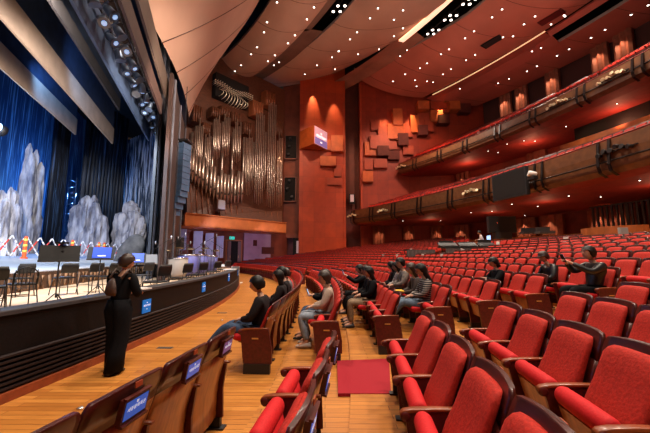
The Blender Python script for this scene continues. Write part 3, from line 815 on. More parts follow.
# protruding blocks; their lit and shadowed looks are put into three wood tones
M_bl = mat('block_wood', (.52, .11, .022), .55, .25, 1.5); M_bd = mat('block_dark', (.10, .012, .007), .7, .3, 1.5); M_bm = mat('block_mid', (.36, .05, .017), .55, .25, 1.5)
def block(x0, y0, x1, y1, depth, m_, Yb, lab):
    p = at_y((x0 + x1) / 2, (y0 + y1) / 2, Yb); w = (x1 - x0) * Yb / F; h = (y1 - y0) * Yb / F
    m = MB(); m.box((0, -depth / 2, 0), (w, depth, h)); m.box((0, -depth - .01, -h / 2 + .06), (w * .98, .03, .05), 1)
    o = m.build('wall_block', [m_, M_bd], loc=p)
    tag(o, lab, 'block', 'stepped timber blocks on the far wall')
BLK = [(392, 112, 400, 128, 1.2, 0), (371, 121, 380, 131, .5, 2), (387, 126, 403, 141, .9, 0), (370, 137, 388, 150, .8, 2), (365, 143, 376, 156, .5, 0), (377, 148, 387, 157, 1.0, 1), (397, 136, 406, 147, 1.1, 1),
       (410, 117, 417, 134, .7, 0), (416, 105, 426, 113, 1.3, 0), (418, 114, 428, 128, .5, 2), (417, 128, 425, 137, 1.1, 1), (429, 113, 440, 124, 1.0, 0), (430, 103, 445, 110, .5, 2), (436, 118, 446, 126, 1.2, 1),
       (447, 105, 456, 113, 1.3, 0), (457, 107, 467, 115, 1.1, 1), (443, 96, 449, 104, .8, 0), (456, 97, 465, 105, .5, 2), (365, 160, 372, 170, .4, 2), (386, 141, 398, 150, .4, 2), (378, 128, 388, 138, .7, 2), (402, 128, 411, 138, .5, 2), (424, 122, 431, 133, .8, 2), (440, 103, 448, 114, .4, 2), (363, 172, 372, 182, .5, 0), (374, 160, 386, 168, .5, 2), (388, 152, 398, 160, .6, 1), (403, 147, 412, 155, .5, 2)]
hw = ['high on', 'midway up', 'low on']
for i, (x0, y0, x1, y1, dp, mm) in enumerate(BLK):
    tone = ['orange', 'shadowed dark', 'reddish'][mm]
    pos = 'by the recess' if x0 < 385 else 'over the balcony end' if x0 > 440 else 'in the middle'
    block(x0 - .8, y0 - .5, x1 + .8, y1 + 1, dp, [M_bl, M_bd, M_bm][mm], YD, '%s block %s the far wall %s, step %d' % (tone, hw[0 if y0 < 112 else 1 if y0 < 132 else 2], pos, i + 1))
for i, (x0, y0, x1, y1, dp, mm) in enumerate([(325, 141, 331, 152, .6, 0), (331, 137, 343, 154, .9, 0), (318, 150, 326, 160, .5, 2), (320, 158, 336, 168, .9, 0), (334, 166, 341, 178, .5, 2), (327, 178, 342, 186, .4, 2)]):
    block(x0, y0, x1, y1, dp, [M_bl, M_bd, M_bm][mm], 42.2, 'timber block number %d down the wall beneath the hanging screen' % (i + 1))
# projecting box with an information screen on its side
a = at_y(299.5, 134, 41.0); b = at_y(314, 134, 39.0); c = at_y(327, 134, 41.8)
e = empty('screen_box', (b.x, b.y, 0)); ztop = at_y(314, 125, 39.0).z; zbot = at_y(314, 143.5, 39.0).z
m = MB(); m.extrude([(a.x - b.x, 41.15 - b.y, zbot), (0, 0, zbot), (c.x - b.x, 41.7 - b.y, zbot)], (0, 0, ztop - zbot)); m.build('box', M_bl, e)
rt = Vector((c.x - b.x, 41.5 - b.y, 0)); ln = rt.length; rt.normalize()
nrm = Vector((rt.y, -rt.x, 0)); cen = rt * ln * .5 + nrm * .05 + Vector((0, 0, (ztop + zbot) / 2))
Mx = frame_matrix(cen, rt, (0, 0, 1))
m = MB(); m.box((0, 0, 0), (ln * .95, (ztop - zbot) * .95, .05), 0, Mx)
m.build('screen', mat('wall_screen', (.5, .3, .35), .4, emit=(.42, .24, .30), estr=1.8), e)
m = MB(); m.box((0, -(ztop - zbot) * .28, .003), (ln * .93, (ztop - zbot) * .36, .05), 0, Mx); m.build('screen_band', mat('wall_screen_b', (.2, .2, .5), .4, emit=(.16, .10, .36), estr=1.2), e)
text_mesh('세종문화회관', ln * .14, 'lettering', mat('text_glow', (1, 1, 1), .5, emit=(1, .95, 1), estr=2.2), e, Mx @ Matrix.Translation((0, .0, .04)), .01)
m = MB(); m.box((0, (ztop - zbot) * .2, .05), (.2, .2, .02), 0, Mx); m.build('emblem', MATS['text_glow'], e); m = MB(); m.box((0, -(ztop - zbot) * .28, .05), (.35, .16, .02), 0, Mx); m.build('small_mark', MATS['text_glow'], e)
tag(e, 'angled timber box carrying a lit information screen high on the orange wall', 'screen')

# ------------------------------------------------------------ organ
OP0, OP1 = Vector((-13.6, 30.6, 0)), Vector((-5.5, 39.6, 0)); OD = (OP1 - OP0).normalized(); ON = Vector((OD.y, -OD.x, 0))
def org(px, py, off=0): return at_plane(px, py, OP0 + ON * off, ON)
M_ow = mat('organ_case', (.14, .045, .02), .5, .5, 3, stretch=(1, 1, 8))
M_owl = mat('organ_case_light', (.30, .09, .035), .5, .3, 3)
M_pipe = mat('pipe_metal', (.62, .50, .42), .28, .25, 4, metal=.85)
M_mouth = mat('pipe_mouth', (.08, .05, .04), .5)
organ = empty('pipe_organ', OP0 + Vector((0, 0, 0)))
tag(organ, 'tall pipe organ with clustered metal pipes on the wall beside the stage', 'organ')
def loc(p): return Vector(p) - organ.location
m = MB(); q0, q1 = org(179, 200, -1.0), org(283, 200, -1.0)
m.extrude([loc((q0.x, q0.y, 5.6)), loc((q1.x, q1.y, 5.6)), loc((q1.x, q1.y, 24)), loc((q0.x, q0.y, 24))], -ON * .3); m.build('case_back', M_ow, organ)
# sloping lower casework under the pipe feet
feet = [(187, 176), (200, 182), (209, 196), (218, 203), (232, 201), (243, 203), (253, 208), (266, 211), (282, 211)]
vsl = [loc(org(px, py, .15)) for px, py in feet] + [loc(org(282, 224, .9)), loc(org(187, 215, .9))]
m = MB(); m.extrude(vsl, -ON * .5)
for i in range(16):
    px = 190 + i * 5.8; ytop = 178 + min(i * 3, 30) + 4; m.tube([loc(org(px, ytop, .35)), loc(org(px + 1.5, 216 + (px - 187) * .09, .8))], .05, 4, 1)
m.build('lower_case', [M_ow, M_owl], organ)
tow = [(193, 202, 104, 117, 172), (203, 210, 122, 129, 180), (212, 220, 106, 112, 160), (221, 229.5, 105, 111, 157), (232, 240.5, 111, 117, 163), (244, 251.5, 121, 129, 196), (253.5, 263, 99.5, 111, 205), (266, 275, 90, 101, 208), (275.8, 282, 120, 130, 208)]
npipe = 0
def pipe(px, yt, yb, rad, off):
    global npipe
    t, b = loc(org(px, yt, off)), loc(org(px, yb, off)); hgt = t.z - b.z; ft = min(1.6, hgt * .25)
    m = MB(); m.lathe([(.03, 0), (rad * .98, ft), (rad, ft + .01), (rad, hgt), (rad * .85, hgt + .01)], c=tuple(b), n=10)
    m.box((b.x + ON.x * rad * .9, b.y + ON.y * rad * .9, b.z + ft + rad), (rad * .9, rad * .9, rad * 1.2), 1, rz=0)
    m.build('pipe', [M_pipe, M_mouth], organ); npipe += 1
for i, (x0, x1, yw, yt, yb) in enumerate(tow):
    # wooden tower head behind each cluster
    a, b = loc(org(x0 - .3, yw, .25)), loc(org(x1 + .3, yw, .25)); bb = loc(org((x0 + x1) / 2, yt + 6, .25))
    m = MB(); m.extrude([(a.x, a.y, a.z), (b.x, b.y, a.z), (b.x, b.y, bb.z), (a.x, a.y, bb.z)], -ON * .9); 
    for j in range(4):
        t_ = (j + .5) / 4; c_ = a.lerp(b, t_); m.tube([(c_.x + ON.x * .1, c_.y + ON.y * .1, bb.z), (c_.x + ON.x * .1, c_.y + ON.y * .1, a.z - .05)], .12, 6)
    m.build('tower_head', M_owl if i in (6, 7) else M_ow, organ)
    n = 5 if x1 - x0 > 7 else 4
    for j in range(n):
        u = (j + .5) / n; arch = abs(u - .5) * 2
        rad = (x1 - x0) / n * 35 / F * .36
        pipe(lerp(x0, x1, u), yt + (arch * 6 + 7 * (.5 + .5 * math.sin(i * 5 + j * 2.4))) * (1 if i not in (6, 7) else .3), yb - arch * 3, rad, .55 + .25 * (1 - arch))
# lower tier of pipes
for j, px in enumerate([189, 192, 195, 198.5, 202, 206, 210, 213.5, 217, 220.5, 224, 227.5, 231, 234.5, 238, 241.5]):
    yb = lerp(178, 203, min(1, (px - 188) / 30)); pipe(px, yb - 26 - 8 * math.sin(px * .55) ** 2, yb, .17, .95)
# fillers in the upper gaps
for j, px in enumerate([190, 211, 221, 231, 242.5, 252.5, 264.5]):
    pipe(px, 132 + 5 * (j % 3), 176 if px < 200 else 190, .13, .3)
# horizontal trumpets fanned over the centre
c0 = loc(org(231.5, 99, .6)); fan = MB()
for j in range(10):   # curved bright ranks in the middle
    u = (j / 9 - .5) * 2; hgt = .95 * (1 - .55 * u * u); pts = []
    for k in range(9):
        t = (k / 8 - .5) * 2; pts.append(c0 + OD * (u * 1.55 + .30 * (1 - t * t)) + Vector((0, 0, t * hgt - .15 * u)) + ON * (.5 * (1 - t * t)))
    fan.tube(pts, [.012, .02, .03, .035, .038, .035, .03, .02, .012], 6, 0)
for k in range(3):    # small horizontal trumpets above and to the sides
    for j in range(18):
        u = (j / 17 - .5) * 2; b_ = c0 + OD * (u * 2.3) + Vector((0, 0, .55 + k * .2 - .15 * math.cos(u * 4))); fan.tube([b_, b_ + ON * .7], [.012, .04], 5, 0)
fan.build('trumpet_fan', mat('horn_metal', (.85, .78, .62), .3, metal=.6), organ)
m = MB(); q = loc(org(231, 92, -.5)); m.box(q, (4.2, .8, 2.7), 0, None, math.atan2(OD.y, OD.x)); m.build('fan_chamber', M_dark, organ)
m = MB(); q = loc(org(220, 205, 1.2)); m.box(q, (.9, .5, 1.1), rz=math.atan2(OD.y, OD.x)); m.box(q + Vector((ON.x * .3, ON.y * .3, 0)), (.75, .1, .9), 1, rz=math.atan2(OD.y, OD.x)); m.build('console_box', [M_ow, mat('console_grey', (.35, .35, .42), .5)], organ)
# gallery band under the organ
m = MB(); a, b = org(184, 215, 2.2), org(284, 225, 2.2)
a = OP0 + ON * 1.6 - OD * .6; b = OP1 + ON * 1.6 - OD * .5
z0_, z1_ = 2.72 + H, 3.88 + H
m.extrude([(a.x, a.y, z0_), (b.x, b.y, z0_), (b.x, b.y, z1_), (a.x, a.y, z1_)], -ON * .25)
m.extrude([(a.x, a.y, z0_ + .01), (b.x, b.y, z0_ + .01), (b.x - ON.x * 3, b.y - ON.y * 3, z0_ + .01), (a.x - ON.x * 3, a.y - ON.y * 3, z0_ + .01)], (0, 0, .12))
m.extrude([(a.x, a.y, z1_), (b.x, b.y, z1_), (b.x + ON.x * .12, b.y + ON.y * .12, z1_), (a.x + ON.x * .12, a.y + ON.y * .12, z1_)], (0, 0, .08))
struct(m.build('wall_organ_gallery', mat('gallery_orange', (.62, .17, .04), .45, .25, 1)), 'orange timber gallery front beneath the organ')
# recess below the gallery
m = MB(); ra, rb = OP0 - ON * 2.2 - OD * 2, OP1 - ON * 2.2 + OD * 3
m.extrude([(ra.x, ra.y, 0), (rb.x, rb.y, 0), (rb.x, rb.y, 5.2), (ra.x, ra.y, 5.2)], -ON * .3); struct(m.build('wall_under_organ', mat('under_wood', (.20, .035, .016), .6, .3, 1)))
def under(px, py, off=-1.9): return at_plane(px, py, OP0 + ON * off, ON)
M_pb = mat('pale_blue_panel', (.42, .42, .60), .6, .15, 2)
for i, (x0, x1, y0, y1) in enumerate([(178.5, 187, 229, 250), (194, 203, 231, 254), (206, 214, 233, 256), (217, 224, 236, 258)]):
    a, b = under(x0, y0, -1.2), under(x1, y0, -1.2 + .5); zb = max(.0, under(x0, y1, -1.2).z)
    m = MB(); m.extrude([(a.x, a.y, zb), (b.x, b.y, zb), (b.x, b.y, a.z), (a.x, a.y, a.z)], -ON * .08); tag(m.build('acoustic_panel', M_pb), 'tall pale blue-grey panel under the organ gallery, %s from the stage' % (ORD[i] if i else 'first'), 'panel', 'pale panels under the gallery')
a, b = under(244.5, 232, -2.0), under(271, 232, -2.0); m = MB(); m.extrude([(a.x, a.y, 0), (b.x, b.y, 0), (b.x, b.y, 4.3), (a.x, a.y, 4.3)], -ON * .1)
struct(m.build('wall_lavender_lit_panel', mat('lavender_lit_wall', (.42, .26, .36), .6, .2, 1)))  # lavender light falling on this wall is put into its base colour
for i, (x0, x1, y0, y1) in enumerate([(253.5, 257, 240, 246), (262, 274, 247, 254)]):
    a, b = under(x0, y0, -1.95), under(x1, y1, -1.95); m = MB(); m.extrude([(a.x, a.y, b.z), (b.x, b.y, b.z), (b.x, b.y, a.z), (a.x, a.y, a.z)], -ON * .12)
    tag(m.build('wall_hatch', M_bd), ['small dark square hatch in the lavender-lit wall', 'wide dark opening low in the lavender-lit wall'][i], 'hatch')
# door with exit sign
dr = empty('door_1', under(233, 259, -2.1)); dr.location.z = 0; rz = math.atan2(OD.y, OD.x); dr.rotation_euler = (0, 0, rz)
dw = (under(240, 250, -2.1) - under(226, 250, -2.1)).length; dh = under(233, 241, -2.1).z
m = MB(); m.box((0, -.02, dh / 2), (dw, .2, dh)); m.build('opening', M_dark, dr)
m = MB(); w2 = dw / 2; m.extrude([(-w2, -.2, 0), (-w2, -.2, dh), (w2, -.2, dh), (w2, -.2, 0), (w2 + .14, -.2, 0), (w2 + .14, -.2, dh + .14), (-w2 - .14, -.2, dh + .14), (-w2 - .14, -.2, 0)], (0, .3, 0)); m.build('frame', mat('door_frame_wood', (.35, .12, .05), .5), dr)
for s in (-1, 1):
    m = MB(); m.box((s * dw * .36, -.22, dh / 2), (dw * .22, .05, dh * .97)); m.box((s * dw * .30, -.26, dh * .45), (.03, .04, .3), 1); m.build('door_leaf', [mat('door_grey', (.18, .12, .12), .5), M_gold], dr)
dr['kind'] = 'structure'
p = under(232, 238, -1.8); m = MB(); m.box((0, 0, 0), (.6, .1, .32)); m.box((-.12, -.055, 0), (.14, .01, .2), 1)
o = m.build('exit_sign', [mat('exit_green', (.0, .4, .3), .5, emit=(.02, .75, .6), estr=1.6), M_white], loc=p); o.rotation_euler = (0, 0, rz)
tag(o, 'small green exit sign above the door under the organ', 'sign')
p = at_y(299, 247, 42.0); m = MB(); m.box((0, .1, 0), (.7, .1, 1.6), 0); m.box((0, .16, 0), (1.6, .05, 2.4), 1)
tag(m.build('side_doorway', [mat('door_glow', (.6, .5, .5), .5, emit=(.6, .5, .55), estr=.35), M_dark], loc=p), 'dark side doorway with a pale gleam beyond the far seats', 'door')
for i, (px, py) in enumerate([(352, 199), (325, 200)]):
    p = at_y(px, py, 42.0 if i else 43.9); m = MB(); m.box((0, 0, 0), (.8 if i == 0 else .5, .12, 1.4)); m.box((0, -.08, .1), (.5 if i == 0 else .3, .04, 1.0), 1)
    tag(m.build('wall_opening', [M_dark, mat('gleam', (.5, .45, .5), .5, emit=(.5, .42, .5), estr=.3)], loc=p), ['dark opening with pale light in the tall recess', 'narrow pale slit in the orange wall'][i], 'opening')

# ------------------------------------------------------------ proscenium and stage
SD = Vector((-.33, .944, 0)).normalized(); SN = Vector((-SD.y, SD.x, 0))      # along the opening, and upstage
P0 = Vector((-9.1, 20.5, 0))
def up(v, u, z): q = P0 + SN * v + SD * u; return Vector((q.x, q.y, z))
def stg(px, py, v): return at_plane(px, py, P0 + SN * v, SN)
M_port = mat('portal_grey', (.03, .04, .065), .5, .4, 3, stretch=(1, 1, .3)); M_brn = mat('portal_brown', (.05, .02, .014), .6, .4, 2)
# stage floor, raked
m = MB(); fa, fb = at_z(0, 273, 1.12), at_z(100, 266.5, 1.12)
sd = (fb - fa).normalized(); sn = Vector((-sd.y, sd.x, 0)); A = fa - sd * 9; B = fb + sd * 24
q = [A, B, B + sn * 32, A + sn * 32]; zz = [1.12, 1.12, 3.0, 3.0]
m.extrude([(p.x, p.y, z_) for p, z_ in zip(q, zz)], (0, 0, -.06)); struct(m.build('floor_stage', mat('stage_cloth', (.62, .68, .78), .6, .15, .6)), 'pale cloth-covered raked stage floor')
m = MB(); m.extrude([(A.x, A.y, .4), (B.x, B.y, .4), (B.x, B.y, 1.08), (A.x, A.y, 1.08)], sn * .15)
nn = 130
for i in range(nn):
    p = A.lerp(B, (i + rnd.random() * .5) / nn) - sn * .02; m.tube([(p.x, p.y, .53), (p.x + rnd.uniform(-.05, .05), p.y + rnd.uniform(-.05, .05), .62), (p.x, p.y, .96)], [.05, .035, .05], 5, 1)
struct(m.build('wall_stage_front', [mat('stage_front', (.10, .045, .02), .7, .5, 6), mat('stage_front_wood', (.32, .15, .06), .6, .5, 5)]))
m = MB(); revolve(m, [(24, .52), (38.35, .52)], -2, 18.8, 30); m.box((-14.6, 24, .36), (12, 11.5, .32)); struct(m.build('floor_pit', mat('pit_floor', (.72, .50, .32), .5, .25, 2)))
# portal pillars
def pillar(px0, px1, v, z1, m_, lab, d=.5):
    a, b = stg(px0, 240, v), stg(px1, 240, v)
    m = MB(); m.extrude([(a.x, a.y, .0), (b.x, b.y, .0), (b.x, b.y, z1), (a.x, a.y, z1)], SN * d)
    w = (b - a)
    for t_ in (.08, .45, .9): c_ = a.lerp(b, t_) - SN * .03; m.box((c_.x, c_.y, z1 / 2), (.08, .12, z1), 1)
    struct(m.build('wall_portal', [m_, mat('portal_strip', (.12, .12, .15), .5)]), lab)
pillar(151, 163, .9, 12.5, M_port, 'grey proscenium pillar washed in blue light', .12)
pillar(163, 180, .2, 9.9, M_brn, 'brown timber jamb between the proscenium and the organ', .15)
a = stg(180, 240, .2); m = MB(); m.extrude([(a.x, a.y, 0), (OP0.x - OD.x, OP0.y - OD.y, 0), (OP0.x - OD.x, OP0.y - OD.y, 24), (a.x, a.y, 24)], (-.3, 0, 0)); struct(m.build('wall_organ_return', M_brn))
# overhead borders: long hanging bands parallel to the opening
def band(name, v, ptop, pbot, m_, lab, th_=.08, u0=-26):
    T, Bt = stg(*ptop, v), stg(*pbot, v); u1 = max((T - P0).dot(SD), (Bt - P0).dot(SD)) + .3
    m = MB(); a = up(v, u0, 0); b = up(v, u1, 0)
    m.extrude([(a.x, a.y, Bt.z), (b.x, b.y, Bt.z), (b.x, b.y, T.z), (a.x, a.y, T.z)], SN * th_)
    o = m.build(name, m_); tag(o, lab, 'border'); return T, Bt, u1
M_tan = mat('border_tan', (.46, .30, .20), .8, .2, 1.5); M_dk = mat('border_dark', (.05, .035, .03), .8, .3, 2); M_navy = mat('border_navy', (.015, .03, .07), .8, .4, 2)
print('band', [round(v_, 1) for v_ in stg(110, 122, 6)])
band('border_drape', 8.0, (76, 118), (66, 126), M_tan, 'lower tan hanging border deep over the stage')
band('border_drape', 8.3, (78, 60), (75, 117), M_navy, 'dark navy border hanging over the deep stage')
band('border_drape', 5.0, (113, 127), (98, 127), M_tan, 'broad tan hanging border over the middle of the stage')
band('border_drape', 5.3, (116, 60), (112, 126), M_navy, 'dark blue border above the broad tan one')
band('border_drape', 3.0, (119, 98), (115, 103), M_dk, 'thin brown batten border over the stage')
band('border_drape', 3.2, (122, 50), (119, 100), M_navy, 'near-black border above the thin brown batten')
band('border_drape', 1.7, (150, 115), (139, 122), mat('border_blue', (.06, .10, .20), .6, .3, 2), 'grey-blue border nearest the proscenium pillar')
band('border_drape', 1.9, (146, 70), (140, 116), M_dk, 'dark border above the grey-blue one')
band('border_drape', .5, (161.5, 97), (158, 104), M_brn, 'brown timber header under the lighting truss')
band('border_drape', .45, (172, 95), (168, 103), mat('header_brown', (.08, .05, .035), .6, .3, 1), 'brown header edge beside the plaster reflector')
# lighting truss full of lamps
T = stg(152, 98, 1.1); tr = empty('lighting_truss', up(1.1, 0, T.z)); o_ = Vector(tr.location)
for (dv, dz) in ((0, 0), (.5, 0), (0, .5), (.5, .5)):
    m = MB(); m.tube([up(1.1 + dv, -24, T.z + dz) - o_, up(1.1 + dv, 1, T.z + dz) - o_], .03, 6); m.build('chord', M_metal, tr)
m = MB()
for i in range(50):
    u = -24 + i * .5; m.tube([up(1.1, u, T.z) - o_, up(1.1, u + .25, T.z + .5) - o_, up(1.1, u + .5, T.z) - o_], .015, 4); m.tube([up(1.1, u, T.z) - o_, up(1.6, u + .25, T.z) - o_, up(1.1, u + .5, T.z) - o_], .015, 4)
m.build('bracing', M_metal, tr)
tag(tr, 'long lighting truss above the stage edge', 'truss')
M_lb = mat('lamp_body_blue', (.15, .2, .3), .3, metal=.6)
sl = MB(); sl.lathe([(.06, .22), (.12, .12), (.14, -.1), (.17, -.2)], n=8); sl.box((0, 0, .25), (.34, .05, .05)); SLm = sl.mesh('lamp_body', M_lb)
sl = MB(); sl.lathe([(.075, -.19), (.075, -.215)], n=8); SLl = sl.mesh('lamp_lens_blue', mat('cold_lens', (.5, .7, 1), .3, emit=(.3, .55, 1), estr=1.6))
for i in range(38):
    u = -16 + i * .44; e = link('stage_lamp', SLm, None, up(1.2 + .3 * (i % 2), u, T.z - .35)); e.rotation_euler = (rnd.uniform(-.5, .5), rnd.uniform(-.8, .1), 0); 
    if i % 3 != 1: link('lens', SLl, e)
    tag(e, 'blue-lit stage lamp hanging from the long truss above the stage edge', 'light', 'stage lamps on the truss')
# legs and backcloth
def cloth_mat(name, base, streak, sc=(9, 9, .25), thr=.62, em=0, ecol=(.1, .3, 1)):
    m = bpy.data.materials.new(name); m.use_nodes = True; nt = m.node_tree; b = nt.nodes['Principled BSDF']; L = nt.links.new
    tc = nt.nodes.new('ShaderNodeTexCoord'); mp = nt.nodes.new('ShaderNodeMapping'); mp.inputs['Scale'].default_value = sc
    nz = nt.nodes.new('ShaderNodeTexNoise'); nz.inputs['Scale'].default_value = 1; nz.inputs['Detail'].default_value = 3
    rp = nt.nodes.new('ShaderNodeValToRGB'); rp.color_ramp.elements[0].position = thr - .08; rp.color_ramp.elements[0].color = (*base, 1); rp.color_ramp.elements[1].position = thr + .04; rp.color_ramp.elements[1].color = (*streak, 1)
    L(tc.outputs['Object'], mp.inputs['Vector']); L(mp.outputs['Vector'], nz.inputs['Vector']); L(nz.outputs['Fac'], rp.inputs['Fac']); L(rp.outputs['Color'], b.inputs['Base Color']); b.inputs['Roughness'].default_value = .6
    return m
M_leg = cloth_mat('starry_leg', (.004, .007, .016), (.045, .09, .18)); M_leg2 = cloth_mat('streaky_leg', (.008, .02, .045), (.45, .5, .62), (6, 6, .35), .56)
M_back = cloth_mat('night_backcloth', (.012, .06, .18), (.20, .42, .75), (5, 5, .2), .60)
def drape(pa, ya, pb, yb, z1, m_, lab, wave=.18):
    a, b = at_y(pa, 240, ya), at_y(pb, 240, yb); a.z = b.z = 0; dd = (b - a); L_ = dd.length; dd.normalize(); nn_ = Vector((-dd.y, dd.x, 0)); m = MB(); n = 60; g = []
    zf = 1.12 + max(0, (a - Vector((fa.x, fa.y, 0))).dot(sn)) * (1.88 / 32)
    for i in range(n + 1):
        q = a + dd * (L_ * i / n) + nn_ * wave * math.sin(i * 1.35); g.append([(q.x, q.y, zf + .05), (q.x, q.y, z1)])
    g2 = [[(p[0] + nn_.x * .04, p[1] + nn_.y * .04, p[2]) for p in r_] for r_ in reversed(g)]
    m.loft([[r_[0] for r_ in g] + [r_[0] for r_ in g2], [r_[1] for r_ in g] + [r_[1] for r_ in g2]], 0, True, True); tag(m.build('stage_drape', m_), lab, 'drape')
drape(118, 39, 151, 35, 16, M_leg2, 'pale-streaked drape next to the proscenium pillar')
drape(76, 31, 119, 37, 18, M_leg, 'wide black star-speckled drape in the middle of the stage')
drape(44, 29, 59, 31, 18, M_leg, 'narrow dark blue drape in front of the bright truss gap')
m = MB()
a, b = up(19, -30, 1), up(19, 43.5, 1); m.extrude([(a.x, a.y, 1), (b.x, b.y, 1), (b.x, b.y, 24), (a.x, a.y, 24)], SN * .1); tag(m.build('backcloth', M_back), 'deep blue night backcloth with fine light streaks', 'backcloth')
m = MB(); a, b = up(7, 44, 1), up(24, 44, 1); m.extrude([(a.x, a.y, 1), (b.x, b.y, 1), (b.x, b.y, 20), (a.x, a.y, 20)], SD * .2); struct(m.build('wall_stage_side', mat('stage_side', (.03, .06, .12), .7, .5, 2)))
m = MB(); a, b, c, d = up(5.5, -30, 24.2), up(5.5, 46, 24.2), up(24, 46, 24.2), up(24, -30, 24.2); m.extrude([a, b, c, d], (0, 0, .2)); struct(m.build('ceiling_stage', M_dark))
# side truss glimpsed in the gap
e = empty('ladder_truss', at_y(67, 240, 37)); e.location.z = 1.9
for s in (-.6, .6):
    m = MB(); m.tube([(0, s, 0), (0, s, 9)], .06, 6); m.build('upright', M_lb, e)
for i in range(9):
    m = MB(); m.tube([(0, -.6, .5 + i), (0, .6, .5 + i + (.5 if i % 2 else 0))], .04, 5); m.build('rung', M_lb, e)
for i in range(5):
    m = MB(); m.lathe([(.1, -.2), (.2, .1), (.2, .2)], n=8, M=Matrix.Translation((.2, rnd.uniform(-.5, .5), 1 + i * 1.5)) @ Matrix.Rotation(1.4, 4, 'Y')); m.build('lamp', M_lb, e)
tag(e, 'blue-lit side lighting ladder between the dark drapes', 'truss')

# rocks
M_rock = mat('painted_rock', (.55, .50, .48), .85, .6, 1.6, bump=1, c2=(.13, .12, .14), stretch=(1.6, 1.6, .4))
M_rock2 = mat('painted_rock_grey', (.13, .125, .13), .85, .5, 2.0, bump=1, c2=(.05, .05, .055))
from mathutils import noise as nzm
def rock(px0, px1, ptop, v, lab, cols=4, seed=0, m_=None):
    a, b = stg(px0, 240, v), stg(px1, 240, v); w = (b - a).length; cx = (a + b) / 2; zt = stg((px0 + px1) / 2, ptop, v).z; zb = 1.12 + .0587 * max(0, v - 3.4) - .05
    wv = (b.x - a.x); r_ = random.Random(seed); root = empty('rock_column', (cx.x, cx.y, zb)) if False else None
    m = MB(); hw_ = abs(b.x - a.x) / 2 + .1
    for c_ in range(cols):
        u = -1 + 2 * (c_ + .5) / cols; ht = (zt - zb) * (r_.uniform(.93, 1) if c_ in (cols // 2, cols // 2 - 1) else r_.uniform(.62, .92)); rad = hw_ / cols * 1.7
        rings = []
        ns = 16; nr = 14
        dx, dy = r_.uniform(-.1, .1), r_.uniform(-.5, .6)
        for s in range(ns + 1):
            t = s / ns; k = rad * (1.2 - .25 * t) * (1 if t < .9 else max(.12, 1 - ((t - .9) / .1) ** 2.2 * .8))
            ring = []
            for j in range(nr):
                an = 2 * PI * j / nr; nv_ = nzm.noise(Vector((math.cos(an) * 1.3 + seed * 7 + c_ * 3, math.sin(an) * 1.3, t * ht * .45))) * .75 + nzm.noise(Vector((math.cos(an) * 4 + c_, math.sin(an) * 4 + seed, t * ht * 1.4))) * .3
                q = k * (1 + nv_ * 1.25); ring.append((u * hw_ * .75 * (1 - .15 * t) + dx * t * 3 + q * math.cos(an), dy + q * math.sin(an), t * ht))
            rings.append(ring)
        m.loft(rings, 0, True, False)
    o = m.build('stage_rock', m_ or M_rock, loc=(cx.x, cx.y, zb)); tag(o, lab, 'rock'); return o
rock(3, 41, 134, 12.5, 'tall white painted rock column beside the flood lamp', 7, 1)
rock(-14, 19, 182, 10.0, 'shorter white rock outcrop in front of the tall rock column', 5, 2)
rock(64, 101, 188, 9.3, 'grey-white twin-topped rock between the dark drapes', 6, 3)
rock(113, 139, 196, 6.1, 'smaller grey-white rock next to the proscenium pillar', 5, 5)
# leaning grey boulder
p = at_y(135, 262, 20.5); m = MB(); rings = []
for s in range(13):
    t = s / 12; k = math.sin(PI * min(1, t * .5 + .5)) ** .5 if t < 1 else .05
    k = max(.05, (1 - t ** 3.2) ** .5)
    rings.append([((.78 * k * math.cos(2 * PI * j / 16)) - .35 + t * .55 + .04 * math.sin(j * 2 + s), .4 * k * math.sin(2 * PI * j / 16), t * 1.75) for j in range(16)])
m.loft(rings); o = m.build('boulder', M_rock2, loc=(p.x - .2, p.y, 1.14)); o.scale = (1.05, 1, 1.05); tag(o, 'smooth grey leaning boulder on the stage edge behind the music stands', 'boulder')
p = at_y(151, 262, 20.0); m = MB(); m.box((0, 0, .7), (.45, .05, 1.5))
for i in range(5): m.box((0, -.03, .2 + i * .28), (.42, .02, .05), 1)
tag(m.build('striped_panel', [mat('ramp_blue', (.12, .3, .8), .5), M_white], loc=(p.x, p.y, 1.12)), 'narrow blue and white striped panel beside the grey boulder', 'panel')

# red and white folding lattice barriers
M_lr = mat('barrier_red', (.75, .05, .03), .5); M_lw = mat('barrier_white', (.85, .83, .85), .5)
def barrier(pa, pb, n, lab, h=1.0):
    o = (Vector(pa) + Vector(pb)) / 2; e = empty('folding_barrier', o); d = (Vector(pb) - Vector(pa)) / n
    for i in range(n):
        for (s0, s1, mm) in ((0, 1, 0), (1, 0, 1)):
            a = Vector(pa) + d * i - o + Vector((0, 0, .12 + s0 * h)); b = Vector(pa) + d * (i + 1) - o + Vector((0, 0, .12 + s1 * h))
            m = MB(); segs = 5
            for j in range(segs):
                m.tube([a.lerp(b, j / segs) + Vector((0, .02 * mm, 0)), a.lerp(b, (j + 1) / segs) + Vector((0, .02 * mm, 0))], .035, 5, mm if j % 4 else 1)
            m.build('lattice_bar', [M_lr, M_lw], e)
    tag(e, lab, 'barrier')
def zst(p):  # raked floor height
    return 1.12 + max(0, (Vector((p.x, p.y, 0)) - Vector((fa.x, fa.y, 0))).dot(sn)) * (1.88 / 32)
def stage_pt(px, dist):
    q = fa + sn * dist; n_ = sn; d = ray(px, 250); t = (Vector((q.x, q.y, 0)) ).dot(n_) / Vector((d.x, d.y, 0)).dot(n_); r_ = Vector((d.x * t, d.y * t, 0)); r_.z = zst(r_); return r_
def bp(px, Y): q = at_y(px, 250, Y); q.z = zst(q); return q
barrier(bp(-22, 14.5), bp(24, 17.4), 3, 'red and white folding lattice barrier in front of the tall rock', 1.05)
barrier(bp(25.5, 17.5), bp(62, 20), 3, 'red and white folding lattice barrier behind the tall music stand', 1.05)
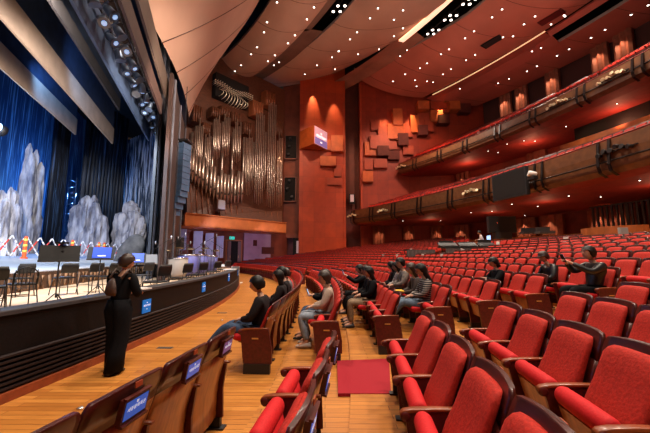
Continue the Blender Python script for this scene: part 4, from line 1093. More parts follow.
barrier(bp(63.5, 20.2), bp(98, 24), 4, 'red and white folding lattice barrier before the twin-topped rock', 1.05)
barrier(bp(99.5, 24.2), bp(127, 29), 4, 'furthest red and white lattice barrier before the grey boulder', 1.05)
for i, (px, Y) in enumerate(((24.7, 17.2), (72, 20.8), (98.7, 23.8), (104, 24.6))):
    q = bp(px, Y); m = MB(); m.lathe([(.16, 0), (.16, .06), (.09, .10), (.085, 1.15), (.04, 1.2)], n=10)
    for z_ in (.35, .65, .95): m.lathe([(.095, z_), (.10, z_ + .01), (.10, z_ + .1), (.095, z_ + .11)], n=10, mi=1)
    tag(m.build('bollard', [mat('orange_post', (.85, .10, .02), .5), mat('yellow_band', (.9, .6, .1), .5)], loc=q), ['orange bollard with yellow bands at the first barrier joint', 'orange bollard behind the tall music stand', 'orange bollard in the middle of the lattice barriers', 'orange bollard touching the furthest lattice barrier'][i], 'bollard')

# ------------------------------------------------------------ orchestra chairs, stands
M_ch = mat('chair_black', (.006, .006, .007), .45, .3, 10); M_chg = mat('chair_grey', (.014, .014, .016), .7, .3, 10)
def orch_chair(loc, rz, m_, lab, wire=False):
    e = empty('orchestra_chair', loc, rz)
    m = MB(); m.pad([(-.20, .46, 0, 1, .40, .03), (-.17, .465, 0, 1, .43, .045), (.15, .465, 0, 1, .44, .05), (.20, .455, 0, 1, .40, .03)]); m.build('seat', m_, e)
    m = MB()
    if wire:
        for i in range(7):
            y = -.18 + i * .06; m.tube([(-.22, y, .48), (-.26, y, .80 - .8 * y * y)], .008, 5)
        m.tube([(-.21, -.2, .46), (-.25, -.2, .70), (-.26, -.1, .80), (-.265, 0, .83), (-.26, .1, .80), (-.25, .2, .70), (-.21, .2, .46)], .014, 6)
    else:
        m.pad([(-.22, .60, 1, .1, .38, .02), (-.225, .63, 1, .1, .42, .035), (-.25, .78, 1, .1, .43, .035), (-.27, .86, 1, .1, .38, .02)])
    m.build('backrest', m_, e)
    for s in (-1, 1):
        m = MB(); m.tube([(.18, s * .19, .45), (.24, s * .22, 0)], .012, 6); m.build('leg', M_metal, e)
        m = MB(); m.tube([(-.25, s * .19, .62), (-.20, s * .19, .45), (-.28, s * .22, 0)], .012, 6); m.build('leg', M_metal, e)
    m = MB(); m.tube([(.2, -.2, .22), (.2, .2, .22)], .008, 5); m.tube([(-.24, -.2, .22), (-.24, .2, .22)], .008, 5); m.build('stretcher', M_metal, e)
    tag(e, lab, 'chair', 'orchestra chairs in the pit')
def music_stand(loc, rz, m_, lab, h=1.15, sheet=None, w=.55):
    e = empty('music_stand', loc, rz)
    R_ = Matrix.Translation((0, 0, h)) @ Matrix.Rotation(-.35, 4, 'Y')
    m = MB(); m.box((0, 0, .14), (.015, w, .36), 0, R_); m.box((.03, 0, -.04), (.07, w, .015), 0, R_); m.build('desk', m_, e)
    if sheet:
        m = MB(); m.box((.02, .02, .15), (.012, w * .7, .30), 0, R_); m.box((.03, .02, .06), (.004, w * .3, .03), 1, R_); m.build('score_folder', [sheet, M_white], e)
    m = MB(); m.tube([(0, 0, .2), (0, 0, h)], .014, 8); m.build('pole', M_metal, e)
    for k in range(3):
        t = 2 * PI * k / 3 + .4; m = MB(); m.tube([(0, 0, .3), (.28 * math.cos(t), .28 * math.sin(t), .01)], .012, 6); m.build('leg', M_metal, e)
    tag(e, lab, 'music stand', 'music stands in the pit')
    return e
PZf = .52
def pit(px, py): return at_z(px, py, PZf)
def ch_at(px, ytop, rz, m_, lab, wire=False, h=.86):
    # chair whose backrest top shows at this pixel
    p = at_z(px, ytop, PZf + h); orch_chair((p.x + .25 * math.cos(rz), p.y + .25 * math.sin(rz), PZf), rz, m_, lab, wire)
for px, Y, rz_, mm_, lab, wr_ in [(24, 7.0, 2.6, M_ch, 'black orchestra chair with a round wire back nearest the pit wall', True),
  (-5, 6.3, 2.4, M_ch, 'dark chair half cut off at the edge of the pit view', False),
  (21, 8.7, 2.9, M_chg, 'grey-backed chair behind the wire-backed chair', False),
  (66, 9.0, 2.7, M_ch, 'black chair standing behind the tall music stand', False),
  (92, 9.6, 2.8, M_ch, 'black chair beside the stand with the blue folder', False),
  (111, 9.6, 2.8, M_ch, 'black chair just behind the standing woman', False),
  (143, 10.2, 2.9, M_chg, 'grey chair between the woman and the grey music stand', False),
  (157, 7.6, 2.9, M_ch, 'large black chair back at the pit wall next to the grey stand', False),
  (181, 9.0, 2.9, M_ch, 'second black chair back along the pit wall', False),
  (198, 10.6, 2.8, M_ch, 'third black chair back along the pit wall', False),
  (213, 12.5, 2.8, M_ch, 'fourth black chair back along the pit wall', False),
  (223.5, 14.6, 2.8, M_ch, 'black chair back closest to the pale end panel', False)]:
    q = at_y(px, 262, Y); orch_chair((q.x, q.y, PZf), rz_, mm_, lab, wr_)
M_fold = mat('folder_blue', (.01, .06, .55), .4)
def st_at(px, py, Y, rz, m_, lab, sheet=None, w=.55, h=1.15):
    p = at_y(px, py, Y); e = music_stand((p.x, p.y, PZf), rz, m_, lab, h=max(.7, p.z - PZf - .14), sheet=sheet, w=w)
st_at(60, 253, 6.8, 2.2 + PI, M_chg, 'tall dark music stand with an open desk near the wire-backed chair', None, .68)
st_at(101, 253, 8.6, 2.0 + PI, M_chg, 'music stand holding a bright blue folder', M_fold, .6)
st_at(137, 258, 10.5, 2.0 + PI, M_chg, 'music stand with a blue folder partly behind the woman', M_fold, .5)
st_at(149, 259, 11.5, 2.2 + PI, mat('stand_grey', (.16, .16, .17), .5), 'grey music stand near the boulder', None, .55)
# desk lamp on the tall stand
p = at_y(62, 243, 6.9); m = MB(); m.box((0, 0, 0), (.22, .12, .04)); m.box((0, 0, -.1), (.03, .03, .2)); m.box((0, 0, -.18), (.16, .1, .03)); tag(m.build('stand_lamp', M_metal, loc=p), 'small dark lamp clipped above the tall music stand', 'lamp')
# percussion at the far end of the pit
M_dr = mat('drum_blue', (.10, .10, .32), .5); M_cy = mat('cymbal', (.6, .5, .3), .25, metal=.9)
for i, (px, py, r_, h_, m_, lab) in enumerate([(178, 256, .42, .95, mat('canvas_cream', (.26, .21, .17), .8), 'cream-covered drum in the percussion corner'), (187.5, 256, .48, 1.1, M_dr, 'first dark blue drum of the percussion corner'),
        (198, 256, .5, 1.1, M_dr, 'second dark blue drum beside the pit chairs'), (208.5, 256, .5, 1.05, M_dr, 'dark blue drum near the end of the pit')]):
    p = at_y(px, 262, 14.6 + 1.5 * i); e = empty('drum', (p.x, p.y, PZf)); m = MB(); m.lathe([(r_ * .7, .1), (r_, .3), (r_, h_)], n=18); m.build('shell', m_, e)
    m = MB(); m.lathe([(r_ * 1.04, h_ - .02), (r_ * 1.04, h_ + .03), (r_ * .96, h_ + .04)], n=18); m.build('rim', mat('chrome', (.6, .6, .65), .2, metal=1), e)
    for k in range(3):
        t = 2 * PI * k / 3; m = MB(); m.tube([(r_ * .9 * math.cos(t), r_ * .9 * math.sin(t), .35), (r_ * 1.05 * math.cos(t), r_ * 1.05 * math.sin(t), 0)], .02, 5); m.build('leg', M_metal, e)
    tag(e, lab, 'drum')
for i, (px, h_) in enumerate([(168, 1.35), (176, 1.5), (192, 1.45), (200, 1.3), (206, 1.5), (214, 1.4)]):
    p = at_y(px, 262, 15.5 + .55 * i); e = empty('cymbal_stand', (p.x, p.y, PZf)); m = MB(); m.tube([(0, 0, .1), (0, 0, h_)], .014, 6); m.build('pole', M_metal, e)
    m = MB(); m.lathe([(.22, h_ - .015), (.20, h_), (.04, h_ + .03), (.0001, h_ + .035)], n=16, M=Matrix.Rotation(.18 * (-1) ** i, 4, 'X')); m.build('cymbal', M_cy, e)
    for k in range(3):
        t = 2 * PI * k / 3; m = MB(); m.tube([(0, 0, .4), (.3 * math.cos(t), .3 * math.sin(t), 0)], .012, 5); m.build('leg', M_metal, e)
    tag(e, 'cymbal on a slim stand, %s from the grey boulder' % (ORD[i] if i else 'first'), 'cymbal', 'cymbal stands in the percussion corner')
for i, (px, h_, dx) in enumerate([(158, 1.5, .5), (166, 1.3, -.5), (173, 1.7, .5), (181, 1.35, .4), (187, 1.6, -.5), (194, 1.4, .5), (204, 1.8, .6), (211, 1.4, -.4), (219, 1.6, -.5)]):
    p = at_y(px, 262, 13.5 + .55 * i); e = empty('microphone_stand', (p.x, p.y, PZf)); m = MB(); m.tube([(0, 0, 0.02), (0, 0, h_)], .013, 6); m.build('pole', M_metal, e)
    m = MB(); m.tube([(-dx * .4, 0, h_ - .15), (dx, 0, h_ + .3)], .011, 6); m.build('boom', M_metal, e)
    m = MB(); m.lathe([(.018, 0), (.03, .08), (.018, .14)], c=(dx, 0, h_ + .27), n=8); m.build('microphone', mat('mic_grey', (.5, .5, .55), .4, metal=.5), e)
    m = MB(); m.lathe([(.16, 0), (.16, .02), (.03, .03)], n=12); m.build('base', M_metal, e)
    tag(e, 'boom microphone stand, %s from the grey boulder' % (ORD[i] if i else 'first'), 'microphone stand', 'microphone stands in the pit')
p = at_y(176, 243, 19); m = MB(); m.box((0, 0, 0), (.75, .5, .7)); m.box((0, -.26, 0), (.65, .03, .6), 1); m.box((0, 0, -1.2), (.1, .1, 1.8)); tag(m.build('loudspeaker', [M_blk, M_blk2], loc=p), 'square black loudspeaker on a post behind the percussion', 'speaker')
# papers and white box on the coping end
for i, (px, py, w, l, h_) in enumerate([(235.5, 265, .55, .5, .10), (230, 269.5, .5, .35, .02)]):
    p = at_z(px, py, .99); m = MB(); m.box((0, 0, h_ / 2), (w, l, h_)); m.box((.02, .01, h_ + .006), (w * .9, l * .9, .01)); tag(m.build('paper_stack', M_white, loc=(min(p.x, arc(R, min(p.y, 18.5)) - .1), min(p.y, 18.5), .985)), ['thick white block of papers on the far end of the coping', 'thin white sheet lying on the coping'][i], 'paper')
m = MB(); pts = [at_z(165, 350, .01)]
# line array speaker
la = empty('line_array_speaker', at_y(184, 146, 17.2)); lo = Vector(la.location); m = MB(); m.box((0, 0, .25), (.7, .7, .10)); m.tube([(0, 0, .4), (0, 0, 3.5)], .02, 6); m.build('rigging_frame', M_metal, la)
M_la = mat('array_bluelit', (.09, .17, .32), .45, .2, 6)  # blue stage light on the cabinets is put into their colour
for i in range(12):
    t = i / 11; m = MB(); rot = Matrix.Rotation(.55 * max(0, t - .6) * 1.6, 4, 'Y'); px = -.0 - .9 * max(0, t - .62) ** 1.5 * 2.0
    m.box((px, 0, -.05 - i * .335), (.50, .6, .31), 0, None, -.3); m.box((px + .1, -.32, -.05 - i * .335), (.06, .03, .06), 1, None, -.3)
    m.build('cabinet', [M_la, M_blk2], la)
tag(la, 'tall hanging line-array loudspeaker between the stage and the organ', 'speaker')

# ------------------------------------------------------------ people
M_skin = mat('skin', (.62, .33, .22), .5, .1, 10); M_hair = mat('hair_black', (.007, .005, .005), .5, .3, 40, spec=.3); M_hairb = mat('hair_brown', (.035, .015, .010), .45, .3, 40)
M_eye = mat('eye_dark', (.01, .008, .008), .2); M_lip = mat('lips', (.40, .10, .09), .5)
def skin(name, pts, edges, rad, m_, parent, sub=2, extra=None, join=None):
    me = bpy.data.meshes.new(name); me.from_pydata([tuple(p) for p in pts], edges, []); o = bpy.data.objects.new(name, me); col.objects.link(o)
    md = o.modifiers.new('s', 'SKIN'); md.use_smooth_shade = True; md.branch_smoothing = .5
    for i, v in enumerate(me.skin_vertices[0].data):
        r_ = rad[i]; v.radius = r_ if isinstance(r_, tuple) else (r_, r_); v.use_root = (i == 0)
    ms = o.modifiers.new('u', 'SUBSURF'); ms.levels = sub; ms.render_levels = sub
    dg = bpy.context.evaluated_depsgraph_get(); me2 = bpy.data.meshes.new_from_object(o.evaluated_get(dg)); bpy.data.objects.remove(o)
    me2.name = name; me2.materials.clear(); me2.materials.append(m_)
    if join is not None:
        nb = MB(); nb.v = [tuple(v.co) for v in me2.vertices]; nb.f = [list(p.vertices) for p in me2.polygons]; nb.m = [0] * len(nb.f); nb.sm = [True] * len(nb.f)
        o_ = len(nb.v); nb.v += join.v; nb.f += [[i + o_ for i in f] for f in join.f]; nb.m += join.m; nb.sm += join.sm
        ob = nb.build(name, [m_, M_eye, M_lip], parent); return ob
    for p in me2.polygons: p.use_smooth = True
    ob = bpy.data.objects.new(name, me2); col.objects.link(ob); ob.parent = parent; return ob
def head_mb(c, yaw, pitch=0):
    m = MB(); Mx = Matrix.Translation(c) @ Matrix.Rotation(yaw, 4, 'Z') @ Matrix.Rotation(pitch, 4, 'Y'); rings = []; n = 20
    for i in range(15):
        t = i / 14; ph = -PI / 2 + PI * t; z = .115 * math.sin(ph); ring = []
        for j in range(n):
            a = 2 * PI * j / n; x = .092 * math.cos(ph) ** .8 * math.cos(a) if math.cos(ph) > 0 else 0; y = .074 * max(math.cos(ph), 0) ** .8 * math.sin(a)
            if z < -.03 and x < 0: x *= .75
            if z < -.02: y *= 1 + (z + .02) * 2.2
            if x > .05 and abs(y) < .02 and -.045 < z < .01: x += .020 * (1 - abs(y) / .02)
            if x > .05 and abs(y) > .02 and 0 < z < .025: x -= .006
            ring.append((x, y, z))
        rings.append(ring)
    m.loft(rings, 0, True, True, Mx)
    for s in (-1, 1):
        m.lathe([(.002, -.007), (.010, -.004), (.011, 0), (.010, .004), (.002, .007)], n=8, mi=1, M=Mx @ Matrix.Translation((.078, s * .030, .008)))
        m.pad([(-.004, -.03, 0, 1, .004, .01), (0, -.01, 1, 0, .014, .03), (0, .015, 1, 0, .016, .034), (-.003, .03, 1, 0, .008, .015)], 0, 8, .8, Mx @ Matrix.Translation((-.005, s * .076, 0)))
    m.box((.079, 0, -.048), (.012, .042, .010), 2, Mx)
    return m, Mx
def hair_mb(Mx, long=0, bun=False):
    m = MB(); rings = []; n = 20
    for i in range(11):
        t = i / 10; ph = -.75 + (PI / 2 + .75) * t; ring = []
        for j in range(n):
            a = 2 * PI * j / n; fr = math.cos(a); cz = .128 * math.sin(ph) + .005
            if ph < .5 and fr > .15: # open the face
                cz = max(cz, lerp(cz, .060, min(1, (fr - .15) * 2.2)))
            nz_ = 1 + .10 * nzm.noise(Vector((a * 1.7 + Mx[0][3] * 9, ph * 3, Mx[1][3] * 7)))
            x = -.014 + .118 * nz_ * max(math.cos(ph), 0) ** .8 * math.cos(a); y = .103 * nz_ * max(math.cos(ph), 0) ** .8 * math.sin(a)
            ring.append((x, y, cz))
        rings.append(ring)
    m.loft(rings, 0, True, True, Mx)
    if long:
        rs = []
        for i in range(8):
            t = i / 7; w = .085 + .02 * math.sin(t * 3); rs.append([(-.035 - .04 * t * long + .055 * math.cos(2 * PI * j / 12), w * (1 - .25 * t) * math.sin(2 * PI * j / 12), .03 - t * .30 * long) for j in range(12)])
        m.loft(rs, 0, True, True, Mx)
    if bun: m.lathe([(.002, -.04), (.04, -.02), (.045, 0), (.04, .02), (.002, .04)], n=10, M=Mx @ Matrix.Translation((-.11, 0, .05)))
    return m
def hand_pts(w, d, upv, s, P, E, Rd, root, curl=.5):
    """palm + five bent fingers grown from wrist index root"""
    d = Vector(d).normalized(); u = Vector(upv).normalized(); sd_ = d.cross(u).normalized() * s
    pc = Vector(w) + d * .05; P.append(pc); Rd.append((.024, .015)); E.append((root, len(P) - 1)); pi_ = len(P) - 1
    for k, ln in enumerate((.062, .070, .065, .050)):
        off = sd_ * (-.024 + .016 * k); a = pc + d * .038 + off; b = a + d * ln * .5 - u * ln * .5 * curl; c = b + d * ln * .3 - u * ln * .6 * curl
        P.append(a); Rd.append(.0085); E.append((pi_, len(P) - 1)); P.append(b); Rd.append(.008); E.append((len(P) - 2, len(P) - 1)); P.append(c); Rd.append(.0065); E.append((len(P) - 2, len(P) - 1))
    a = pc - d * .02 - sd_ * .03; b = a + d * .03 - sd_ * .012 - u * .01; P.append(a); Rd.append(.010); E.append((pi_, len(P) - 1)); P.append(b); Rd.append(.008); E.append((len(P) - 2, len(P) - 1))
def person(loc, rz, label, top, trs, hair=None, hlong=0, bun=False, lean=0, legs='down', arms='lap', yaw=0, hp=.25, scale=.96, phone=False, stripes=False, shoes=None, sole=0, mask=False, book=None, seated=True, bag=False, twist=0):
    e = empty('person', loc, rz); e.scale = (scale,) * 3
    hz = .50; px_ = .31
    pel = Vector((px_, 0, hz)); sp = Vector((px_ - .06 + lean * .4, 0, hz + .24)); chs = Vector((px_ - .07 + lean * .85, 0, hz + .40)); nk = Vector((px_ - .04 + lean * 1.05, 0, hz + .515)); hb = Vector((px_ + .0 + lean * 1.15, 0, hz + .58))
    hc = hb + Vector((.025, 0, .085))
    if seated:
        hip = [pel + Vector((.03, s * .10, -.01)) for s in (-1, 1)]
        if legs == 'down': kn = [Vector((px_ + .44, s * .12, hz + .03)) for s in (-1, 1)]; an = [Vector((px_ + .42, s * .12, .09)) for s in (-1, 1)]
        elif legs == 'out': kn = [Vector((px_ + .43, s * .11, hz + .07)) for s in (-1, 1)]; an = [Vector((px_ + .80, s * .10 + .02, .12)) for s in (-1, 1)]
        elif legs == 'tuck': kn = [Vector((px_ + .43, s * .13, hz + .03)) for s in (-1, 1)]; an = [Vector((px_ + .30, s * .13, .10)) for s in (-1, 1)]
    else:
        pel = Vector((0, 0, .93)); sp = Vector((0 + lean * .3, 0, 1.12)); chs = Vector((lean * .7, 0, 1.32)); nk = Vector((.0 + lean, 0, 1.44)); hb = Vector((.01 + lean * 1.2, 0, 1.50)); hc = hb + Vector((.02, 0, .075))
        hip = [pel + Vector((0, s * .09, -.04)) for s in (-1, 1)]; kn = [Vector((.02 + .03 * s, s * .10, .50)) for s in (-1, 1)]; an = [Vector((-.03 + .10 * s, s * .11, .09)) for s in (-1, 1)]
    toe = [a + Vector((.15, .01, -.045)) for a in an]
    sh = [chs + Vector((.0, s * .17, .05)) for s in (-1, 1)]
    ks = chs.z
    if arms == 'lap': el = [sh[i] + Vector((.10, (-1, 1)[i] * .06, -.24)) for i in (0, 1)]; wr = [Vector((chs.x + .30, (-1, 1)[i] * .07, hz + .17)) for i in (0, 1)]
    elif arms == 'phone': el = [sh[i] + Vector((.17, (-1, 1)[i] * .05, -.20)) for i in (0, 1)]; wr = [Vector((chs.x + .34, (-1, 1)[i] * .05, ks - .10)) for i in (0, 1)]
    elif arms == 'raised': el = [sh[i] + Vector((.23, (-1, 1)[i] * .05, -.12)) for i in (0, 1)]; wr = [Vector((chs.x + .46, (-1, 1)[i] * .05, ks + .10)) for i in (0, 1)]
    elif arms == 'front': el = [sh[i] + Vector((.04, (-1, 1)[i] * .08, -.27)) for i in (0, 1)]; wr = [Vector((chs.x + .24, (-1, 1)[i] * .09, ks - .22)) for i in (0, 1)]
    hd = [(wr[i] - el[i]).normalized() for i in (0, 1)]
    P = [pel, sp, chs, nk, hb]; E = [(0, 1), (1, 2), (2, 3), (3, 4)]; Rd = [(.09, .08), (.08, .065), (.08, .06), (.048, .048), (.048, .048)]
    for i in (0, 1):
        b = len(P); P += [sh[i] - Vector((0, 0, .02)), el[i], wr[i]]; Rd += [.036, .034, .024]; E += [(2, b), (b, b + 1), (b + 1, b + 2)]
        hand_pts(wr[i], hd[i], (0, 0, 1) if abs(hd[i].z) < .8 else (-1, 0, 0), (-1, 1)[i], P, E, Rd, b + 2, .6)
        b = len(P); P += [hip[i], kn[i], an[i], toe[i]]; Rd += [.075, .050, .036, .03]; E += [(0, b), (b, b + 1), (b + 1, b + 2), (b + 2, b + 3)]
    hm, Mh = head_mb(hc, yaw, hp)
    skin('body', P, E, Rd, M_skin, e, 1, join=hm)
    hair_mb(Mh, hlong, bun).build('hair', hair or M_hair, e)
    if mask:
        m = MB(); m.pad([(.085, -.075, 1, 0, .05, .03), (.098, -.045, 1, 0, .10, .04), (.100, -.015, 1, 0, .11, .035)], 0, 10, .7, Mh); m.build('face_mask', M_white, e)
    # jacket
    P = [pel + Vector((0, 0, -.02)), sp, chs, nk - Vector((.0, 0, .03))]; E = [(0, 1), (1, 2), (2, 3)]; Rd = [(.16, .13), (.155, .13), (.18, .15), (.095, .09)]
    for i in (0, 1):
        b = len(P); P += [sh[i], el[i], wr[i] - hd[i] * .03]; Rd += [.088, .062, .046]; E += [(2, b), (b, b + 1), (b + 1, b + 2)]
    skin('jacket', P, E, Rd, top, e, 2)
    P = [pel]; E = []; Rd = [(.145, .12)]
    wide = bag
    for i in (0, 1):
        b = len(P); P += [hip[i], kn[i], an[i] + Vector((0, 0, .02))]; Rd += [.100, .082, .062]; E += [(0, b), (b, b + 1), (b + 1, b + 2)]
    if not wide: skin('trousers', P, E, Rd, trs, e, 2)
    else:
        m = MB()
        for i in (0, 1):
            c_ = [pel + Vector((0, (-1, 1)[i] * .05, .10)), hip[i] + Vector((0, 0, -.02)), hip[i].lerp(kn[i], .5), kn[i], kn[i].lerp(an[i], .5), Vector((an[i].x + .02, an[i].y, .045))]
            m.loft([[(c.x + r_ * math.cos(2 * PI * j / 18) * (1 + .06 * math.cos(6 * PI * j / 9)), c.y + r_ * .85 * math.sin(2 * PI * j / 18), c.z) for j in range(18)] for c, r_ in zip(c_, (.12, .14, .125, .115, .12, .135))], 0, True, True)
        m.build('trousers', trs, e)
    for i in (0, 1):
        m = MB(); q = an[i]; m.pad([(-.07, .035, 0, 1, .055, .05), (-.05, .045, 0, 1, .075, .085), (.02, .045, 0, 1, .085, .085), (.11, .032, 0, 1, .09, .06), (.18, .025, 0, 1, .07, .04), (.195, .02, 0, 1, .04, .02)], 0, 12, .8, Matrix.Translation((q.x, q.y, max(0, q.z - .09)))); m.build('shoe', shoes or M_blk2, e)
    if phone:
        c_ = (wr[0] + wr[1]) / 2 + (hd[0] + hd[1]) / 2 * .09 + Vector((.02, 0, .03))
        m = MB(); m.box((0, 0, 0), (.012, .075, .15)); m.box((-.008, 0, 0), (.003, .066, .138), 1); o = m.build('smartphone', [M_blk, mat('phone_glow', (.4, .6, 1), .3, emit=(.35, .6, 1), estr=2.5)])
        M_ = Matrix.Translation(e.location) @ Matrix.Rotation(rz, 4, 'Z') @ Matrix.Scale(scale, 4) @ Matrix.Translation(c_) @ Matrix.Rotation(.4, 4, 'Y'); o.matrix_world = M_
        tag(o, 'lit smartphone held by the %s' % label.split(' in ')[0].replace('person', 'person'), 'phone')
    if book:
        m = MB(); c_ = (wr[0] + wr[1]) / 2 + (hd[0] + hd[1]) / 2 * .08 + Vector((.03, 0, .05)); m.box((0, 0, 0), (.20, .28, .02)); o = m.build('booklet' if book != 'yellow' else 'yellow_pouch', M_white if book != 'yellow' else mat('yellow', (.9, .5, .02), .5)); o.matrix_world = Matrix.Translation(e.location) @ Matrix.Rotation(rz, 4, 'Z') @ Matrix.Scale(scale, 4) @ Matrix.Translation(c_)
        tag(o, 'pale sheet held in the hands of the standing woman' if book != 'yellow' else 'yellow pouch held by a seated person in the fourth row', 'paper' if book != 'yellow' else 'pouch')
    if bag:
        m = MB(); m.pad([(-.13, -.15, 1, 0, .15, .05), (-.15, -.10, 1, 0, .20, .08), (-.145, .02, 1, 0, .15, .07), (-.13, .10, 1, 0, .05, .04)], 0, 14, .7, Matrix.Translation((chs.x - .03, .02, chs.z - .08))); o = m.build('sling_bag', mat('bag_brown', (.09, .055, .045), .6, .4, 12), e)
        m = MB(); m.tube([(chs.x - .12, .12, chs.z + .02), (chs.x - .02, .13, chs.z + .15), (chs.x + .12, .10, chs.z + .02)], .018, 6); m.tube([(chs.x - .12, -.10, chs.z + .02), (chs.x - .02, -.12, chs.z + .15), (chs.x + .12, -.1, chs.z + .02)], .018, 6); m.build('strap', MATS['bag_brown'], e)
    tag(e, label, 'person'); return e
M_j1 = mat('wool_dark', (.022, .018, .020), .85, .4, 60, spec=.12); M_jeans = mat('denim_blue', (.035, .075, .16), .8, .4, 30); M_jeansl = mat('denim_light', (.28, .33, .40), .8, .4, 18)
M_cream = mat('cream_jacket', (.52, .38, .30), .7, .25, 12); M_blkc = mat('black_cloth', (.006, .006, .008), .8, .3, 30, spec=.12); M_leather = mat('dark_leather', (.014, .013, .015), .4, .4, 14)
M_pat = mat('patterned_blouse', (.62, .58, .55), .7, .8, 16, c2=(.08, .07, .07)); M_khaki = mat('khaki', (.26, .17, .10), .8, .3, 20); M_white2 = mat('white_sneaker', (.5, .42, .38), .6); M_brj = mat('brown_jacket', (.05, .03, .024), .8, .3, 20)
def striped(name):
    m = bpy.data.materials.new(name); m.use_nodes = True; nt = m.node_tree; b = nt.nodes['Principled BSDF']; w = nt.nodes.new('ShaderNodeTexWave'); w.bands_direction = 'Z'; w.inputs['Scale'].default_value = 8
    tc = nt.nodes.new('ShaderNodeTexCoord'); rp = nt.nodes.new('ShaderNodeValToRGB'); rp.color_ramp.interpolation = 'CONSTANT'; rp.color_ramp.elements[0].color = (.012, .012, .014, 1); rp.color_ramp.elements[1].position = .72; rp.color_ramp.elements[1].color = (.35, .30, .27, 1)
    nt.links.new(tc.outputs['Object'], w.inputs['Vector']); nt.links.new(w.outputs['Fac'], rp.inputs['Fac']); nt.links.new(rp.outputs['Color'], b.inputs['Base Color']); b.inputs['Roughness'].default_value = .8; return m
M_str = striped('striped_knit')
# standing woman at the pit wall
p = at_z(114, 371, 0); 
person((p.x, p.y, 0), 1.30, 'standing woman in black seen from behind, leaning at the pit wall', M_blkc, M_blkc, hair=M_hairb, lean=.05, hlong=.4, arms='front', hp=.35, scale=.945, seated=False, bag=True, book='sheet', yaw=-.3)
def sit(k, i, bn='far', **kw):
    kw['scale'] = kw.get('scale', .96) * 1.05
    s = seat_where(k, bn, i)
    if not s: print('NO SEAT', k, i); return
    sc = kw.get('scale', .96)
    return person((s[4], s[5], s[6]), s[7] + kw.pop('turn', 0), kw.pop('label'), kw.pop('top'), kw.pop('trs'), **kw)
sit(0, 0, label='person in dark wool coat and blue jeans stretched out, front row end', top=M_j1, trs=M_jeans, legs='out', arms='lap', hair=M_hair, hlong=.3, hp=.3, scale=.95)
sit(0, 3, label='person in a dark coat, second head along the front row', top=M_j1, trs=M_blkc, hlong=.7, hp=.1)
sit(0, 4, label='person with short hair between two others in the front row', top=M_j1, trs=M_blkc, hair=M_hair, yaw=-.3, scale=1.0)
sit(0, 5, label='person in grey at the far end of the front row group', top=mat('grey_top', (.14, .13, .14), .8, .3, 20), trs=M_blkc, hair=M_hairb, yaw=-.5)
sit(1, 1, label='person in a cream jacket and pale jeans in the second row', top=M_cream, trs=M_jeansl, hair=M_hairb, hlong=.5, arms='lap', shoes=M_white2, yaw=.2, legs='tuck')
sit(1, 2, label='person with dark hair holding a phone in the second row', top=M_blkc, trs=M_jeans, hair=M_hair, arms='phone', phone=True, hlong=.4, mask=False)
sit(2, 3, label='person in black with khaki trousers, third row end of group', top=M_blkc, trs=M_khaki, hair=M_hair, hlong=.8, legs='down', arms='lap')
sit(2, 4, label='person in a black jacket in the middle of the third row group', top=M_blkc, trs=M_blkc, hair=M_hair, arms='lap', yaw=-.2)
sit(2, 6, label='person lifting a glowing phone in the third row', top=M_blkc, trs=M_blkc, hair=M_hair, arms='raised', phone=True, hlong=.6)
sit(3, 1, label='person in a striped dark knit and blue jeans, fourth row', top=M_str, trs=mat('denim_mid', (.12, .18, .26), .8, .5, 18), hair=M_hair, hlong=1.1, legs='out', arms='lap', hp=.4)
sit(3, 2, label='person with long brown hair holding a yellow pouch, fourth row', top=M_brj, trs=M_blkc, hair=M_hairb, hlong=.8, book='yellow', lean=.05)
sit(3, 4, label='person with short dark hair in a camouflage-like grey shirt, fourth row', top=mat('camo', (.24, .20, .17), .8, .7, 14, c2=(.06, .05, .05)), trs=M_blkc, hair=M_hair, scale=1.04, yaw=.3)
sit(3, 5, label='person in a black and white patterned blouse, fourth row', top=M_pat, trs=M_blkc, hair=M_hair, hlong=.7, yaw=-.2)
sit(3, 6, label='person with long black hair furthest along the fourth row group', top=M_blkc, trs=M_blkc, hair=M_hair, hlong=1.0, yaw=-.6)
sit(5, 2, label='person with black hair and white-cuffed top in the sixth row', top=M_blkc, trs=M_blkc, hair=M_hair, hlong=.6, arms='phone', hp=.5, scale=.92)
sit(6, 2, label='person in a shiny dark jacket leaning down in the seventh row', top=M_leather, trs=M_blkc, hair=M_hairb, lean=.10, hp=.5, yaw=.2, scale=.90)
sit(6, 0, label='person in a dark leather jacket photographing with a raised phone', top=M_leather, trs=M_blkc, hair=M_hair, arms='raised', phone=True, hp=.0, scale=.96, yaw=.0)
# ------------------------------------------------------------ sound desk in the stalls
dk = 11; e0 = at_y(449, 256, 19.6)
def desk(px0, px1, ytop, Y, zb, lab, m_):
    a, b = at_y(px0, ytop, Y), at_y(px1, ytop, Y); w = b.x - a.x; c_ = (a + b) / 2; e = empty('equipment_table', (c_.x, Y, zb)); h_ = c_.z - zb
    m = MB(); m.box((0, 0, h_ - .03), (w, .8, .05)); m.build('tabletop', M_blk, e)
    m = MB(); n = 24; rg = [(-w / 2 + w * i / n, -.42 - .02 * math.sin(i * 1.9)) for i in range(n + 1)]
    m.extrude([(x_, y_, max(.05, h_ - .62)) for x_, y_ in rg] + [(x_, y_ + .02, max(.05, h_ - .62)) for x_, y_ in reversed(rg)], (0, 0, min(.58, h_ - .1))); m.build('cloth', m_, e)
    for sx in (-1, 1):
        for sy in (-1, 1): m = MB(); m.box((sx * (w / 2 - .06), sy * .34, (h_ - .05) / 2), (.05, .05, h_ - .05)); m.build('leg', M_metal, e)
    tag(e, lab, 'table'); return c_, w, zb + h_
M_gc = mat('grey_cloth', (.09, .075, .08), .85, .3, 8)
c1, w1, z1 = desk(405, 433, 249.5, 21.5, fz(10), 'table under grey cloth among the seats, nearer the organ', M_gc)
